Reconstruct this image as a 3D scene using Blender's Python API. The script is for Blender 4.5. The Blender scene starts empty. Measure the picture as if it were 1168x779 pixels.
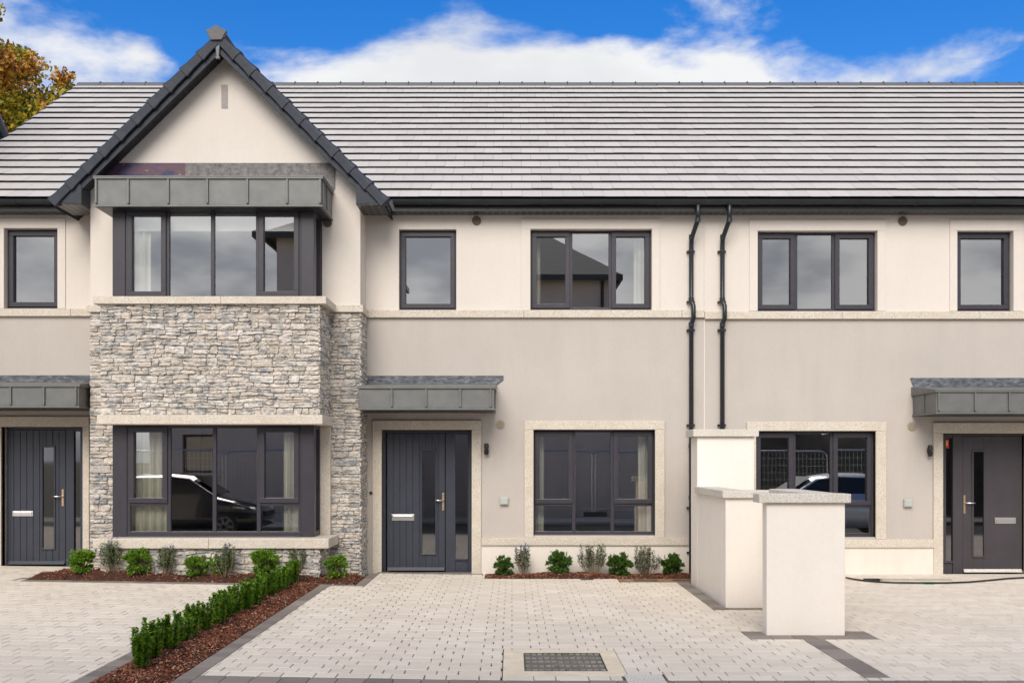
import bpy, math, random
from mathutils import Vector, Matrix, Euler
random.seed(7)
R = math.radians
# ------------------------------------------------------------------ camera, sky, sun, exposure
S = bpy.context.scene
COL = S.collection
CAMD, FPX, EYE = 14.93, 1168.0, 1.7
cam_d = bpy.data.cameras.new('camera'); cam = bpy.data.objects.new('camera', cam_d); COL.objects.link(cam)
cam.location = (0, -CAMD, EYE); cam.rotation_euler = (R(90), 0, 0)
cam_d.sensor_width = 36; cam_d.lens = 36.0; cam_d.shift_y = 0.1152
cam_d.clip_start = .05; cam_d.clip_end = 3000
S.camera = cam
to_sun = Vector((-0.16, -0.97, 0.76)).normalized()
SUN_EL = math.asin(to_sun.z); SUN_ROT = math.atan2(to_sun.x, to_sun.y)
W = bpy.data.worlds.new('World'); S.world = W; W.use_nodes = True
nt = W.node_tree; nt.nodes.clear()
def wn(t, **k):
    n = nt.nodes.new(t)
    for a, b in k.items(): setattr(n, a, b)
    return n
out = wn('ShaderNodeOutputWorld'); bg = wn('ShaderNodeBackground'); bg.inputs[1].default_value = 0.1
sky = wn('ShaderNodeTexSky', sky_type='NISHITA', sun_disc=False, sun_elevation=SUN_EL, sun_rotation=SUN_ROT, air_density=1.0, dust_density=0.5, ozone_density=3.0)
hs = wn('ShaderNodeHueSaturation'); hs.inputs['Saturation'].default_value = 1.42; hs.inputs['Value'].default_value = 1.15; hs.inputs['Hue'].default_value = .512
tc = wn('ShaderNodeTexCoord')
mp = wn('ShaderNodeMapping'); mp.inputs['Scale'].default_value = (1.0, 1.0, 2.3); mp.inputs['Location'].default_value = (3.3, 0.0, 0.6)
nz = wn('ShaderNodeTexNoise'); nz.inputs['Scale'].default_value = 5.2; nz.inputs['Detail'].default_value = 10; nz.inputs['Roughness'].default_value = .55; nz.inputs['Distortion'].default_value = .25
sep = wn('ShaderNodeSeparateXYZ')
el = wn('ShaderNodeMapRange'); el.inputs[1].default_value = 0.345; el.inputs[2].default_value = 0.42; el.inputs[3].default_value = 0.17; el.inputs[4].default_value = -0.10
el.clamp = True
add = wn('ShaderNodeMath', operation='ADD')
cr = wn('ShaderNodeMapRange', interpolation_type='SMOOTHSTEP'); cr.inputs[1].default_value = 0.44; cr.inputs[2].default_value = 0.63
nz2 = wn('ShaderNodeTexNoise'); nz2.inputs['Scale'].default_value = 7; nz2.inputs['Detail'].default_value = 5
ccol = wn('ShaderNodeMix', data_type='RGBA'); ccol.inputs[6].default_value = (2.9, 3.1, 3.5, 1); ccol.inputs[7].default_value = (6.2, 6.25, 6.35, 1)
mx = wn('ShaderNodeMix', data_type='RGBA')
L = nt.links.new
L(tc.outputs['Generated'], mp.inputs[0]); L(mp.outputs[0], nz.inputs[0]); L(mp.outputs[0], nz2.inputs[0])
L(tc.outputs['Generated'], sep.inputs[0]); L(sep.outputs[2], el.inputs[0])
L(nz.outputs[0], add.inputs[0]); L(el.outputs[0], add.inputs[1]); L(add.outputs[0], cr.inputs[0])
cs = wn('ShaderNodeMapRange', interpolation_type='SMOOTHSTEP'); cs.inputs[1].default_value = .30; cs.inputs[2].default_value = .56; L(nz2.outputs[0], cs.inputs[0]); fr_ = wn('ShaderNodeMapRange'); L(sep.outputs[1], fr_.inputs[0]); fr_.inputs[1].default_value = .1; fr_.inputs[2].default_value = .7; fr_.inputs[3].default_value = 0; fr_.inputs[4].default_value = .78; L(fr_.outputs[0], cs.inputs[3]); L(cs.outputs[0], ccol.inputs[0])
L(sky.outputs[0], hs.inputs['Color']); L(hs.outputs[0], mx.inputs[6]); L(ccol.outputs[2], mx.inputs[7]); L(cr.outputs[0], mx.inputs[0])
# clouds are thicker overhead and behind the camera, and brighter round the veiled sun
back = wn('ShaderNodeMapRange'); back.inputs[1].default_value = .55; back.inputs[2].default_value = .05; back.inputs[3].default_value = 0; back.inputs[4].default_value = .30
L(sep.outputs[1], back.inputs[0]); add2 = wn('ShaderNodeMath', operation='ADD'); L(add.outputs[0], add2.inputs[0]); L(back.outputs[0], add2.inputs[1]); L(add2.outputs[0], cr.inputs[0])
dot = wn('ShaderNodeVectorMath', operation='DOT_PRODUCT'); L(tc.outputs['Generated'], dot.inputs[0]); dot.inputs[1].default_value = to_sun
glow = wn('ShaderNodeMapRange', interpolation_type='SMOOTHSTEP'); glow.inputs[1].default_value = .80; glow.inputs[2].default_value = 1.0; glow.inputs[3].default_value = 1.0; glow.inputs[4].default_value = 1.35; L(dot.outputs['Value'], glow.inputs[0])
bb = wn('ShaderNodeMapRange'); L(sep.outputs[1], bb.inputs[0]); bb.inputs[1].default_value = .3; bb.inputs[2].default_value = -.5; bb.inputs[3].default_value = 1.0; bb.inputs[4].default_value = 1.22
bm_ = wn('ShaderNodeMath', operation='MULTIPLY'); L(glow.outputs[0], bm_.inputs[0]); L(bb.outputs[0], bm_.inputs[1])
gm = wn('ShaderNodeVectorMath', operation='SCALE'); L(ccol.outputs[2], gm.inputs[0]); L(bm_.outputs[0], gm.inputs['Scale']); L(gm.outputs[0], mx.inputs[7])
ab = wn('ShaderNodeMath', operation='ADD'); L(sep.outputs[0], ab.inputs[0]); ab.inputs[1].default_value = -.05
ab2 = wn('ShaderNodeMath', operation='ABSOLUTE'); L(ab.outputs[0], ab2.inputs[0]); side = wn('ShaderNodeMapRange', interpolation_type='SMOOTHSTEP'); L(ab2.outputs[0], side.inputs[0])
side.inputs[1].default_value = .14; side.inputs[2].default_value = .36; side.inputs[3].default_value = -.02; side.inputs[4].default_value = -.15
add3 = wn('ShaderNodeMath', operation='ADD'); L(add2.outputs[0], add3.inputs[0]); L(side.outputs[0], add3.inputs[1]); L(add3.outputs[0], cr.inputs[0])
L(mx.outputs[2], bg.inputs[0]); L(bg.outputs[0], out.inputs[0])
sd = bpy.data.lights.new('sun', 'SUN'); sd.energy = 2.15; sd.angle = R(38); sd.color = (1, .93, .84)
so = bpy.data.objects.new('sun', sd); COL.objects.link(so); so.location = (-10, -20, 20)
so.rotation_euler = (-to_sun).to_track_quat('-Z', 'Y').to_euler()
vs = S.view_settings; vs.view_transform = 'Standard'; vs.look = 'None'; vs.exposure = 0.55; vs.gamma = 1; vs.use_curve_mapping = False

# ------------------------------------------------------------------ helpers
def X(px, Y=0.0): return (px-584.0)/FPX*(CAMD+Y)
def Z(py, Y=0.0): return EYE+(524.0-py)/FPX*(CAMD+Y)
def gz(x): return 0.016*max(0.0, -x)
def children(o): return [c for c in o.children]
def tag(o, label=None, cat=None, group=None, kind=None):
    if label: o['label'] = label
    if cat: o['category'] = cat
    if group: o['group'] = group
    if kind: o['kind'] = kind
    return o
def thing(name, loc, label, cat, group=None, rz=0):
    o = bpy.data.objects.new(name, None); COL.objects.link(o); o.location = loc; o.rotation_euler = (0, 0, rz)
    o.empty_display_size = .2
    return tag(o, label, cat, group)
def world_off(p):
    v = Vector((0, 0, 0))
    while p is not None: v += Vector(p.location); p = p.parent
    return v
SPLIT = dict(corner_posts='corner_post', bay_cores='bay_core', stone_jambs='stone_jamb', side_panes='side_pane', standing_seams='standing_seam', pipe_brackets='pipe_bracket', brackets='gutter_bracket', upper_sills='upper_sill', lower_sills='lower_sill', barge_boards='barge_board', verge_tiles='verge_tile', ridge_clips='ridge_clip', lenses='lens', party_walls='party_wall', floors='floor', ceilings='ceiling', string_courses='string_course', eaves_soffits='eaves_soffit', louvres_='louvre', wall_corners='corner_wall', copings='coping', panels='panel')
class MB:
    def __init__(s): s.v = []; s.f = []; s.sm = False
    def poly(s, pts):
        n = len(s.v); s.v += [tuple(p) for p in pts]; s.f.append(tuple(range(n, n+len(pts))))
    def box(s, x0, x1, y0, y1, z0, z1):
        if x0 > x1: x0, x1 = x1, x0
        if y0 > y1: y0, y1 = y1, y0
        if z0 > z1: z0, z1 = z1, z0
        n = len(s.v)
        s.v += [(x0,y0,z0),(x1,y0,z0),(x1,y1,z0),(x0,y1,z0),(x0,y0,z1),(x1,y0,z1),(x1,y1,z1),(x0,y1,z1)]
        s.f += [tuple(n+i for i in q) for q in ((0,3,2,1),(4,5,6,7),(0,1,5,4),(1,2,6,5),(2,3,7,6),(3,0,4,7))]
        return s
    def prism(s, pts, a, b):
        """pts: closed outline of 3D points, extruded by vector from offset a to b along axis vectors"""
        a = Vector(a); b = Vector(b); n = len(s.v); k = len(pts)
        s.v += [tuple(Vector(p)+a) for p in pts]+[tuple(Vector(p)+b) for p in pts]
        s.f.append(tuple(n+i for i in range(k))); s.f.append(tuple(n+k+i for i in reversed(range(k))))
        for i in range(k):
            j = (i+1) % k; s.f.append((n+i, n+k+i, n+k+j, n+j))
        return s
    def tube(s, pts, r, seg=10, caps=True):
        pts = [Vector(p) for p in pts]; rs = r if isinstance(r, (list, tuple)) else [r]*len(pts)
        rings = []
        up0 = None
        for i, p in enumerate(pts):
            if i == 0: d = pts[1]-p
            elif i == len(pts)-1: d = p-pts[i-1]
            else: d = (pts[i+1]-p).normalized()+(p-pts[i-1]).normalized()
            d.normalize()
            ref = up0 if up0 is not None else (Vector((0,0,1)) if abs(d.z) < .9 else Vector((0,1,0)))
            u = (ref - d*ref.dot(d)).normalized(); up0 = u; w = d.cross(u)
            n = len(s.v)
            for k in range(seg):
                a = 2*math.pi*k/seg; s.v.append(tuple(p+(u*math.cos(a)+w*math.sin(a))*rs[i]))
            rings.append(n)
        for a, b in zip(rings, rings[1:]):
            for k in range(seg):
                j = (k+1) % seg; s.f.append((a+k, a+j, b+j, b+k))
        if caps:
            s.f.append(tuple(rings[0]+k for k in reversed(range(seg)))); s.f.append(tuple(rings[-1]+k for k in range(seg)))
        return s
    def build(s, name, mat, parent=None, bevel=0, smooth=False, fixn=True):
        if name in SPLIT:
            par = list(range(len(s.v)))
            def find(a):
                while par[a] != a: par[a] = par[par[a]]; a = par[a]
                return a
            for f in s.f:
                for q in f[1:]: par[find(f[0])] = find(q)
            groups = {}
            for f in s.f: groups.setdefault(find(f[0]), []).append(f)
            first = None
            for fs in groups.values():
                m = MB(); mp_ = {}
                for f in fs:
                    for q in f:
                        if q not in mp_: mp_[q] = len(m.v); m.v.append(s.v[q])
                    m.f.append(tuple(mp_[q] for q in f))
                o = m.build(SPLIT[name], mat, parent, bevel, smooth, fixn); first = first or o
            return first
        off = world_off(parent)
        me = bpy.data.meshes.new(name); me.from_pydata([(a-off.x, b-off.y, c-off.z) for a, b, c in s.v], [], s.f)
        if fixn:
            import bmesh
            bm = bmesh.new(); bm.from_mesh(me); bmesh.ops.recalc_face_normals(bm, faces=bm.faces); bm.to_mesh(me); bm.free()
        if smooth:
            for p in me.polygons: p.use_smooth = True
        me.materials.append(mat)
        o = bpy.data.objects.new(name, me); COL.objects.link(o); o.parent = parent
        if bevel:
            m = o.modifiers.new('bevel', 'BEVEL'); m.width = bevel; m.segments = 2; m.limit_method = 'ANGLE'; m.angle_limit = R(40)
        return o
def copy_tree(o, parent=None):
    c = o.copy(); COL.objects.link(c); c.parent = parent
    for ch in o.children: copy_tree(ch, c)
    return c

# ------------------------------------------------------------------ materials
MATS = {}
class Mat:
    def __init__(s, name):
        s.m = bpy.data.materials.new(name); s.m.use_nodes = True; s.t = s.m.node_tree
        s.b = s.t.nodes['Principled BSDF']; s.tc = s.t.nodes.new('ShaderNodeTexCoord'); MATS[name] = s.m
    def n(s, t, **k):
        n = s.t.nodes.new(t)
        for a, b in k.items(): setattr(n, a, b)
        return n
    def l(s, a, b): s.t.links.new(a, b)
    def noise(s, scale, detail=4, rough=.55, vec=None, stretch=None):
        n = s.n('ShaderNodeTexNoise'); n.inputs['Scale'].default_value = scale; n.inputs['Detail'].default_value = detail; n.inputs['Roughness'].default_value = rough
        v = vec or s.tc.outputs['Object']
        if stretch:
            m = s.n('ShaderNodeMapping'); m.inputs['Scale'].default_value = stretch; s.l(v, m.inputs[0]); v = m.outputs[0]
        s.l(v, n.inputs['Vector']); return n.outputs[0]
    def ramp(s, fac, stops, interp='LINEAR'):
        r = s.n('ShaderNodeValToRGB'); r.color_ramp.interpolation = interp
        e = r.color_ramp.elements
        while len(e) > 1: e.remove(e[-1])
        e[0].position = stops[0][0]; e[0].color = (*stops[0][1], 1)
        for p, c in stops[1:]:
            q = e.new(p); q.color = (*c, 1)
        s.l(fac, r.inputs[0]); return r.outputs[0]
    def mix(s, f, a, b, mode='MIX'):
        m = s.n('ShaderNodeMix', data_type='RGBA', blend_type=mode)
        for i, v in ((0, f), (6, a), (7, b)):
            if isinstance(v, (int, float)): m.inputs[i].default_value = v
            elif isinstance(v, tuple): m.inputs[i].default_value = (*v, 1)
            else: s.l(v, m.inputs[i])
        return m.outputs[2]
    def color(s, c):
        if isinstance(c, tuple): s.b.inputs['Base Color'].default_value = (*c, 1)
        else: s.l(c, s.b.inputs['Base Color'])
    def rough(s, r, metal=0, spec=None):
        s.b.inputs['Roughness'].default_value = r; s.b.inputs['Metallic'].default_value = metal
        if spec is not None: s.b.inputs['Specular IOR Level'].default_value = spec
    def bump(s, h, strength=.3, dist=.01):
        b = s.n('ShaderNodeBump'); b.inputs['Strength'].default_value = strength; b.inputs['Distance'].default_value = dist
        s.l(h, b.inputs['Height']); s.l(b.outputs[0], s.b.inputs['Normal'])
    def island(s): return s.n('ShaderNodeNewGeometry').outputs['Random Per Island']

def mk_render(name, base, dirt=.12, mott=.06):
    m = Mat(name); c1 = tuple(x*(1-mott) for x in base); c2 = tuple(min(.95, x*(1+mott)) for x in base)
    big = m.noise(.9, 5, .6); fine = m.noise(160, 3, .7)
    c = m.ramp(big, [(.3, c1), (.7, c2)])
    st = m.noise(1.7, 6, .7, stretch=(1.6, 1.6, .35))
    c = m.mix(m.ramp(st, [(.45, (0,0,0)), (.78, (dirt,)*3)]), c, tuple(x*.62 for x in base))
    mid = m.noise(26, 5, .7); c = m.mix(m.ramp(mid, [(.42, (0,)*3), (.72, (.22,)*3)]), c, tuple(x*.80 for x in base))
    c = m.mix(m.ramp(fine, [(.35, (.0,)*3), (.75, (.14,)*3)]), c, tuple(x*.75 for x in base))
    m.color(c); m.rough(.92, spec=.2)
    m.bump(m.noise(210, 4, .7), .55, .004); return m.m
cream = mk_render('cream_render', (.71, .65, .587), .10, .03)
pinkgrey = mk_render('pink_grey_render', (.515, .468, .425), .20, .05)
plinthm = mk_render('plinth_render', (.78, .715, .63), .35, .05)
pier_m = mk_render('white_render', (.86, .795, .72), .10, .02)
def mk_granite(name, base, k=.5):
    m = Mat(name); f = m.noise(75, 3, .75); g = m.noise(3, 5, .65)
    c = m.ramp(f, [(.36, tuple(x*k for x in base)), (.5, base), (.68, tuple(min(1, x*1.18) for x in base))])
    c = m.mix(m.ramp(g, [(.4, (0,)*3), (.75, (.45,)*3)]), c, (base[0]*.72, base[1]*.66, base[2]*.55))
    m.color(c); m.rough(.75); m.bump(f, .25, .003); return m.m
granite = mk_granite('granite_trim', (.62, .56, .475), .62)
granite2 = mk_granite('grey_granite_coping', (.66, .62, .555), .5)
def simple(name, c, r=.5, metal=0, var=.0, vs=3.0, bump=0):
    m = Mat(name)
    if var:
        n = m.noise(vs, 5, .6); m.color(m.ramp(n, [(.3, tuple(x*(1-var) for x in c)), (.7, tuple(min(1, x*(1+var)) for x in c))]))
        rr = m.n('ShaderNodeMapRange'); m.l(m.noise(vs*3, 4), rr.inputs[0]); rr.inputs[3].default_value = max(.05, r-.1); rr.inputs[4].default_value = r+.12; m.l(rr.outputs[0], m.b.inputs['Roughness'])
        m.b.inputs['Metallic'].default_value = metal
    else: m.color(c); m.rough(r, metal)
    if bump: m.bump(m.noise(60, 4), bump, .003)
    return m.m
frame_m = simple('anthracite_frame', (.034, .031, .041), .4, 0, .10, 6)
door_m = simple('navy_grey_door', (.031, .036, .052), .42, 0, .12, 4)
door_brown = simple('plum_grey_door', (.045, .038, .044), .5, 0, .15, 4)
gutter_m = simple('black_gutter', (.014, .017, .022), .32, 0, .2, 5)
fascia_m = simple('black_fascia', (.017, .018, .020), .4, 0, .2, 5)
verge_m = simple('slate_blue_verge', (.020, .026, .040), .6, 0, .18, 9, .2)
cap_m = simple('apex_cap', (.11, .105, .11), .6, 0, .1, 9)
chrome = simple('satin_steel', (.80, .78, .75), .28, 1)
brass = simple('brass_handle', (.62, .46, .30), .35, 1)
black_m = simple('black_metal', (.012, .012, .013), .4)
greybox = simple('grey_plastic', (.42, .45, .42), .5)
redm = simple('red_sticker', (.65, .02, .02), .5); yellowm = simple('yellow_sticker', (.75, .45, .05), .5)
int_wall = simple('interior_paint', (.42, .40, .37), .9)
int_floor = simple('interior_floor', (.22, .17, .12), .6)
curtain_m = simple('curtain_fabric', (.86, .84, .72), .9)
blind_m = simple('blind_fabric', (.88, .88, .83), .9)
vent_m = simple('vent_brown', (.15, .115, .085), .6); vent_b = simple('vent_beige', (.40, .33, .24), .6)
# soffit boards
m = Mat('soffit_boards'); w = m.n('ShaderNodeTexWave', wave_type='BANDS', bands_direction='X'); w.inputs['Scale'].default_value = 3.2; w.inputs['Distortion'].default_value = 0
m.l(m.tc.outputs['Object'], w.inputs[0]); m.color(m.ramp(w.outputs[1], [(.0, (.022,.021,.02)), (.92, (.028,.027,.026)), (.97, (.14,.13,.12))])); m.rough(.35); soffit_m = m.m
m = Mat('zinc'); n1 = m.noise(7, 5, .6); m.color(m.ramp(n1, [(.3, (.138,.140,.136)), (.7, (.175,.177,.171))])); m.rough(.5, .35); m.bump(m.noise(2.2, 2), .25, .02); zinc_m = m.m
m = Mat('lead'); n1 = m.noise(9, 7, .7, stretch=(1, 1, 2.2)); m.color(m.ramp(n1, [(.32, (.035,.04,.05)), (.5, (.10,.11,.13)), (.62, (.18,.19,.20)), (.7, (.30,.28,.27))])); m.rough(.5, .2); m.bump(n1, .8, .02); lead_m = m.m
m = Mat('patina_lead'); n1 = m.noise(8, 7, .7, stretch=(.8, 1, 1.6)); n2 = m.noise(14, 6, .7)
a_ = m.ramp(n1, [(.34, (.02,.018,.03)), (.45, (.035,.03,.10)), (.50, (.07,.035,.09)), (.55, (.11,.04,.035)), (.60, (.05,.04,.06)), (.70, (.22,.20,.20))])
b_ = m.ramp(n2, [(.34, (.05,.05,.055)), (.5, (.12,.115,.115)), (.66, (.21,.18,.155))])
sx = m.n('ShaderNodeSeparateXYZ'); m.l(m.tc.outputs['Object'], sx.inputs[0]); mr = m.n('ShaderNodeMapRange'); m.l(sx.outputs[0], mr.inputs[0]); mr.inputs[1].default_value = -3.09; mr.inputs[2].default_value = -3.075
m.color(m.mix(mr.outputs[0], a_, b_)); m.rough(.5, .15); patina_m = m.m
# roof tiles
m = Mat('roof_tile'); isl = m.island(); c = m.ramp(isl, [(0, (.525,.50,.48)), (.5, (.555,.53,.505)), (1, (.585,.56,.535))])
n1 = m.noise(1.2, 5, .65); c = m.mix(m.ramp(n1, [(.35, (0,)*3), (.8, (.35,)*3)]), c, (.47,.445,.43)); n2 = m.noise(55, 3); c = m.mix(m.ramp(n2, [(.4, (0,)*3), (.8, (.25,)*3)]), c, (.2,.19,.19))
m.color(c); m.rough(.55); tile_m = m.m
m = Mat('tile_underlay'); m.color((.012,.012,.013)); m.rough(.9); under_m = m.m
# stone
m = Mat('ledge_stone'); isl = m.island()
c = m.ramp(isl, [(0, (.40,.39,.375)), (.14, (.50,.48,.45)), (.30, (.60,.55,.485)), (.48, (.70,.63,.55)), (.66, (.72,.70,.67)), (.82, (.62,.55,.475)), (.93, (.52,.46,.39)), (1, (.82,.79,.74))])
n0 = m.noise(9, 6, .75, stretch=(1, 1, 2.2)); c = m.mix(m.ramp(n0, [(.38, (0,)*3), (.60, (.85,)*3)]), c, m.ramp(m.noise(6, 4, .6, stretch=(1, 1, 2)), [(.35, (.74,.73,.70)), (.5, (.64,.575,.50)), (.65, (.46,.45,.43))]))
nb = m.noise(6.5, 7, .72, stretch=(1, 1, 2.6)); c = m.mix(m.ramp(nb, [(.51, (0,)*3), (.56, (.85,)*3)]), c, m.ramp(isl, [(0, (.17,.205,.235)), (.5, (.27,.29,.30)), (1, (.36,.33,.29))]))
n1 = m.noise(30, 8, .78, stretch=(1, 1, 1.8)); c2 = m.ramp(n1, [(.30, (.45,.44,.43)), (.5, (1.02,1.0,.98)), (.72, (1.38,1.37,1.35))]); c = m.mix(1.0, c, c2, 'MULTIPLY')
m.color(c); m.rough(.85); m.bump(m.noise(40, 8, .78, stretch=(1, 1, 1.8)), 1.0, .016); stone_m = m.m
m = Mat('stone_backing'); m.color((.42,.37,.31)); m.rough(.95); stoneback_m = m.m
# pavers
m = Mat('paver_cream'); isl = m.island(); c = m.ramp(isl, [(0, (.66,.58,.485)), (.5, (.71,.63,.53)), (1, (.76,.68,.575))])
n1 = m.noise(.8, 6, .65); c = m.mix(m.ramp(n1, [(.42, (0,)*3), (.75, (.45,)*3)]), c, (.55,.475,.385)); n2 = m.noise(110, 3, .7); c = m.mix(m.ramp(n2, [(.4, (0,)*3), (.75, (.28,)*3)]), c, (.48,.43,.36))
m.color(c); m.rough(.88); m.bump(n2, .3, .003); paver_m = m.m
m = Mat('paver_charcoal'); isl = m.island(); c = m.ramp(isl, [(0, (.16,.135,.115)), (.5, (.205,.175,.148)), (1, (.27,.23,.195))])
n2 = m.noise(60, 4, .7); c = m.mix(m.ramp(n2, [(.4, (0,)*3), (.75, (.4,)*3)]), c, (.26,.23,.21)); n1 = m.noise(2, 5, .6); c = m.mix(m.ramp(n1, [(.5, (0,)*3), (.8, (.5,)*3)]), c, (.33,.28,.24))
m.color(c); m.rough(.85); m.bump(n2, .3, .003); kerb_m = m.m
m = Mat('joint_sand'); m.color(m.ramp(m.noise(30, 4), [(.3, (.09,.075,.06)), (.7, (.20,.165,.13))])); m.rough(.95); sand_m = m.m
m = Mat('tight_joint'); m.color(m.ramp(m.noise(12, 4), [(.3, (.26,.22,.18)), (.7, (.44,.39,.33))])); m.rough(.95); tight_m = m.m
asphalt_m = simple('asphalt', (.05,.05,.05), .9, 0, .3, 30, .5)
roadconc_m = simple('light_kerb', (.40,.37,.33), .85, 0, .12, 8, .3)
earth_m = simple('earth', (.085,.07,.045), .95, 0, .4, 3, .5)
conc_m = simple('cream_concrete', (.70,.60,.45), .9, 0, .13, 5, .3)
brownc_m = simple('brown_paver_strip', (.25,.165,.095), .85, 0, .25, 6, .3)
m = Mat('galvanised_cover'); n1 = m.noise(6, 6, .7); m.color(m.ramp(n1, [(.35, (.15,.14,.12)), (.5, (.30,.28,.24)), (.68, (.58,.55,.50))])); m.rough(.5, .35); m.bump(m.noise(60, 3), .5, .004); cover_m = m.m
m = Mat('dark_grate'); m.color(m.ramp(m.noise(20, 4), [(.3, (.02,.02,.02)), (.7, (.09,.08,.07))])); m.rough(.5, .4); grate_m = m.m
m = Mat('bark_mulch'); isl = m.island(); m.color(m.ramp(isl, [(0, (.045,.015,.008)), (.3, (.13,.036,.016)), (.65, (.22,.065,.028)), (.9, (.32,.13,.06)), (.97, (.50,.33,.22))])); m.rough(.9); mulch_m = m.m
m = Mat('mulch_soil'); m.color(m.ramp(m.noise(50, 4), [(.3, (.02,.009,.006)), (.7, (.08,.028,.014))])); m.rough(.95); soil_m = m.m
def leafmat(name, stops, trans=.25, vsc=5, r=.45):
    m = Mat(name); isl = m.island(); c = m.ramp(isl, stops)
    m.color(c); m.rough(r); t = m.n('ShaderNodeBsdfTranslucent'); m.l(c, t.inputs[0]); mx = m.n('ShaderNodeMixShader'); mx.inputs[0].default_value = trans
    o = m.t.nodes['Material Output']; m.l(m.b.outputs[0], mx.inputs[1]); m.l(t.outputs[0], mx.inputs[2]); m.l(mx.outputs[0], o.inputs[0]); return m.m
lf_bright = leafmat('bright_box_leaves', [(0, (.055,.13,.010)), (.5, (.13,.26,.016)), (1, (.26,.42,.03))])
lf_box = leafmat('box_leaves', [(0, (.020,.06,.010)), (.5, (.05,.125,.014)), (1, (.13,.24,.025))])
lf_dark = leafmat('dark_hedge_leaves', [(0, (.035,.085,.012)), (.4, (.09,.21,.022)), (.7, (.22,.42,.035)), (1, (.45,.66,.06))], .3, 5, .3)
lf_lav = leafmat('grey_green_leaves', [(0, (.035,.05,.025)), (.5, (.10,.125,.07)), (.85, (.20,.23,.15)), (1, (.36,.38,.28))])
lf_lav2 = leafmat('green_lavender_leaves', [(0, (.03,.055,.02)), (.5, (.08,.13,.04)), (1, (.20,.25,.10))])
m = Mat('blue_petals'); m.color(m.ramp(m.island(), [(0, (.06,.05,.22)), (1, (.20,.18,.50))])); m.rough(.7); petal_m = m.m
stem_m = simple('dry_stems', (.26,.19,.12), .9, 0, .3, 30); stem_g = simple('woody_stems', (.07,.05,.03), .9)
# autumn leaves
m = Mat('autumn_leaves'); isl = m.island(); c1 = m.ramp(isl, [(0, (.10,.13,.012)), (.4, (.28,.27,.02)), (.75, (.56,.43,.03)), (1, (.75,.55,.05))])
c2 = m.ramp(isl, [(0, (.16,.08,.02)), (.4, (.45,.17,.03)), (.8, (.62,.28,.04)), (1, (.65,.4,.08))]); g = m.ramp(m.noise(.75, 3), [(.46, (0,)*3), (.60, (1,)*3)])
c = m.mix(g, c1, c2); m.color(c); m.rough(.5); t = m.n('ShaderNodeBsdfTranslucent'); m.l(c, t.inputs[0]); mx_ = m.n('ShaderNodeMixShader'); mx_.inputs[0].default_value = .3
m.l(m.b.outputs[0], mx_.inputs[1]); m.l(t.outputs[0], mx_.inputs[2]); m.l(mx_.outputs[0], m.t.nodes['Material Output'].inputs[0]); autumn_m = m.m
bark_m = simple('tree_bark', (.09,.07,.05), .95, 0, .3, 12, .6)
# glass: thin pane, a fixed share mirrored and the rest let through, more mirrored at grazing angles
def mk_glass(name, base=.30, tint=(.80,.84,.84), rough=.0):
    m = Mat(name); m.t.nodes.remove(m.b)
    gl = m.n('ShaderNodeBsdfGlossy'); gl.inputs['Roughness'].default_value = rough; gl.inputs['Color'].default_value = (.98,.97,.96,1)
    tr = m.n('ShaderNodeBsdfTransparent'); tr.inputs[0].default_value = (*tint, 1)
    lw = m.n('ShaderNodeLayerWeight'); lw.inputs[0].default_value = .35
    mr = m.n('ShaderNodeMapRange'); m.l(lw.outputs[0], mr.inputs[0]); mr.inputs[3].default_value = base; mr.inputs[4].default_value = 1
    b = m.n('ShaderNodeBump'); b.inputs['Strength'].default_value = .06; b.inputs['Distance'].default_value = .004; m.l(m.noise(1.3, 1), b.inputs['Height']); m.l(b.outputs[0], gl.inputs['Normal'])
    mx = m.n('ShaderNodeMixShader'); m.l(mr.outputs[0], mx.inputs[0]); m.l(tr.outputs[0], mx.inputs[1]); m.l(gl.outputs[0], mx.inputs[2]); m.l(mx.outputs[0], m.t.nodes['Material Output'].inputs[0]); return m.m
glass_m = mk_glass('window_glass', .345, (.95,.97,.96))
dark_glass = mk_glass('door_glass', .18, (.35,.36,.35), .03)

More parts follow.
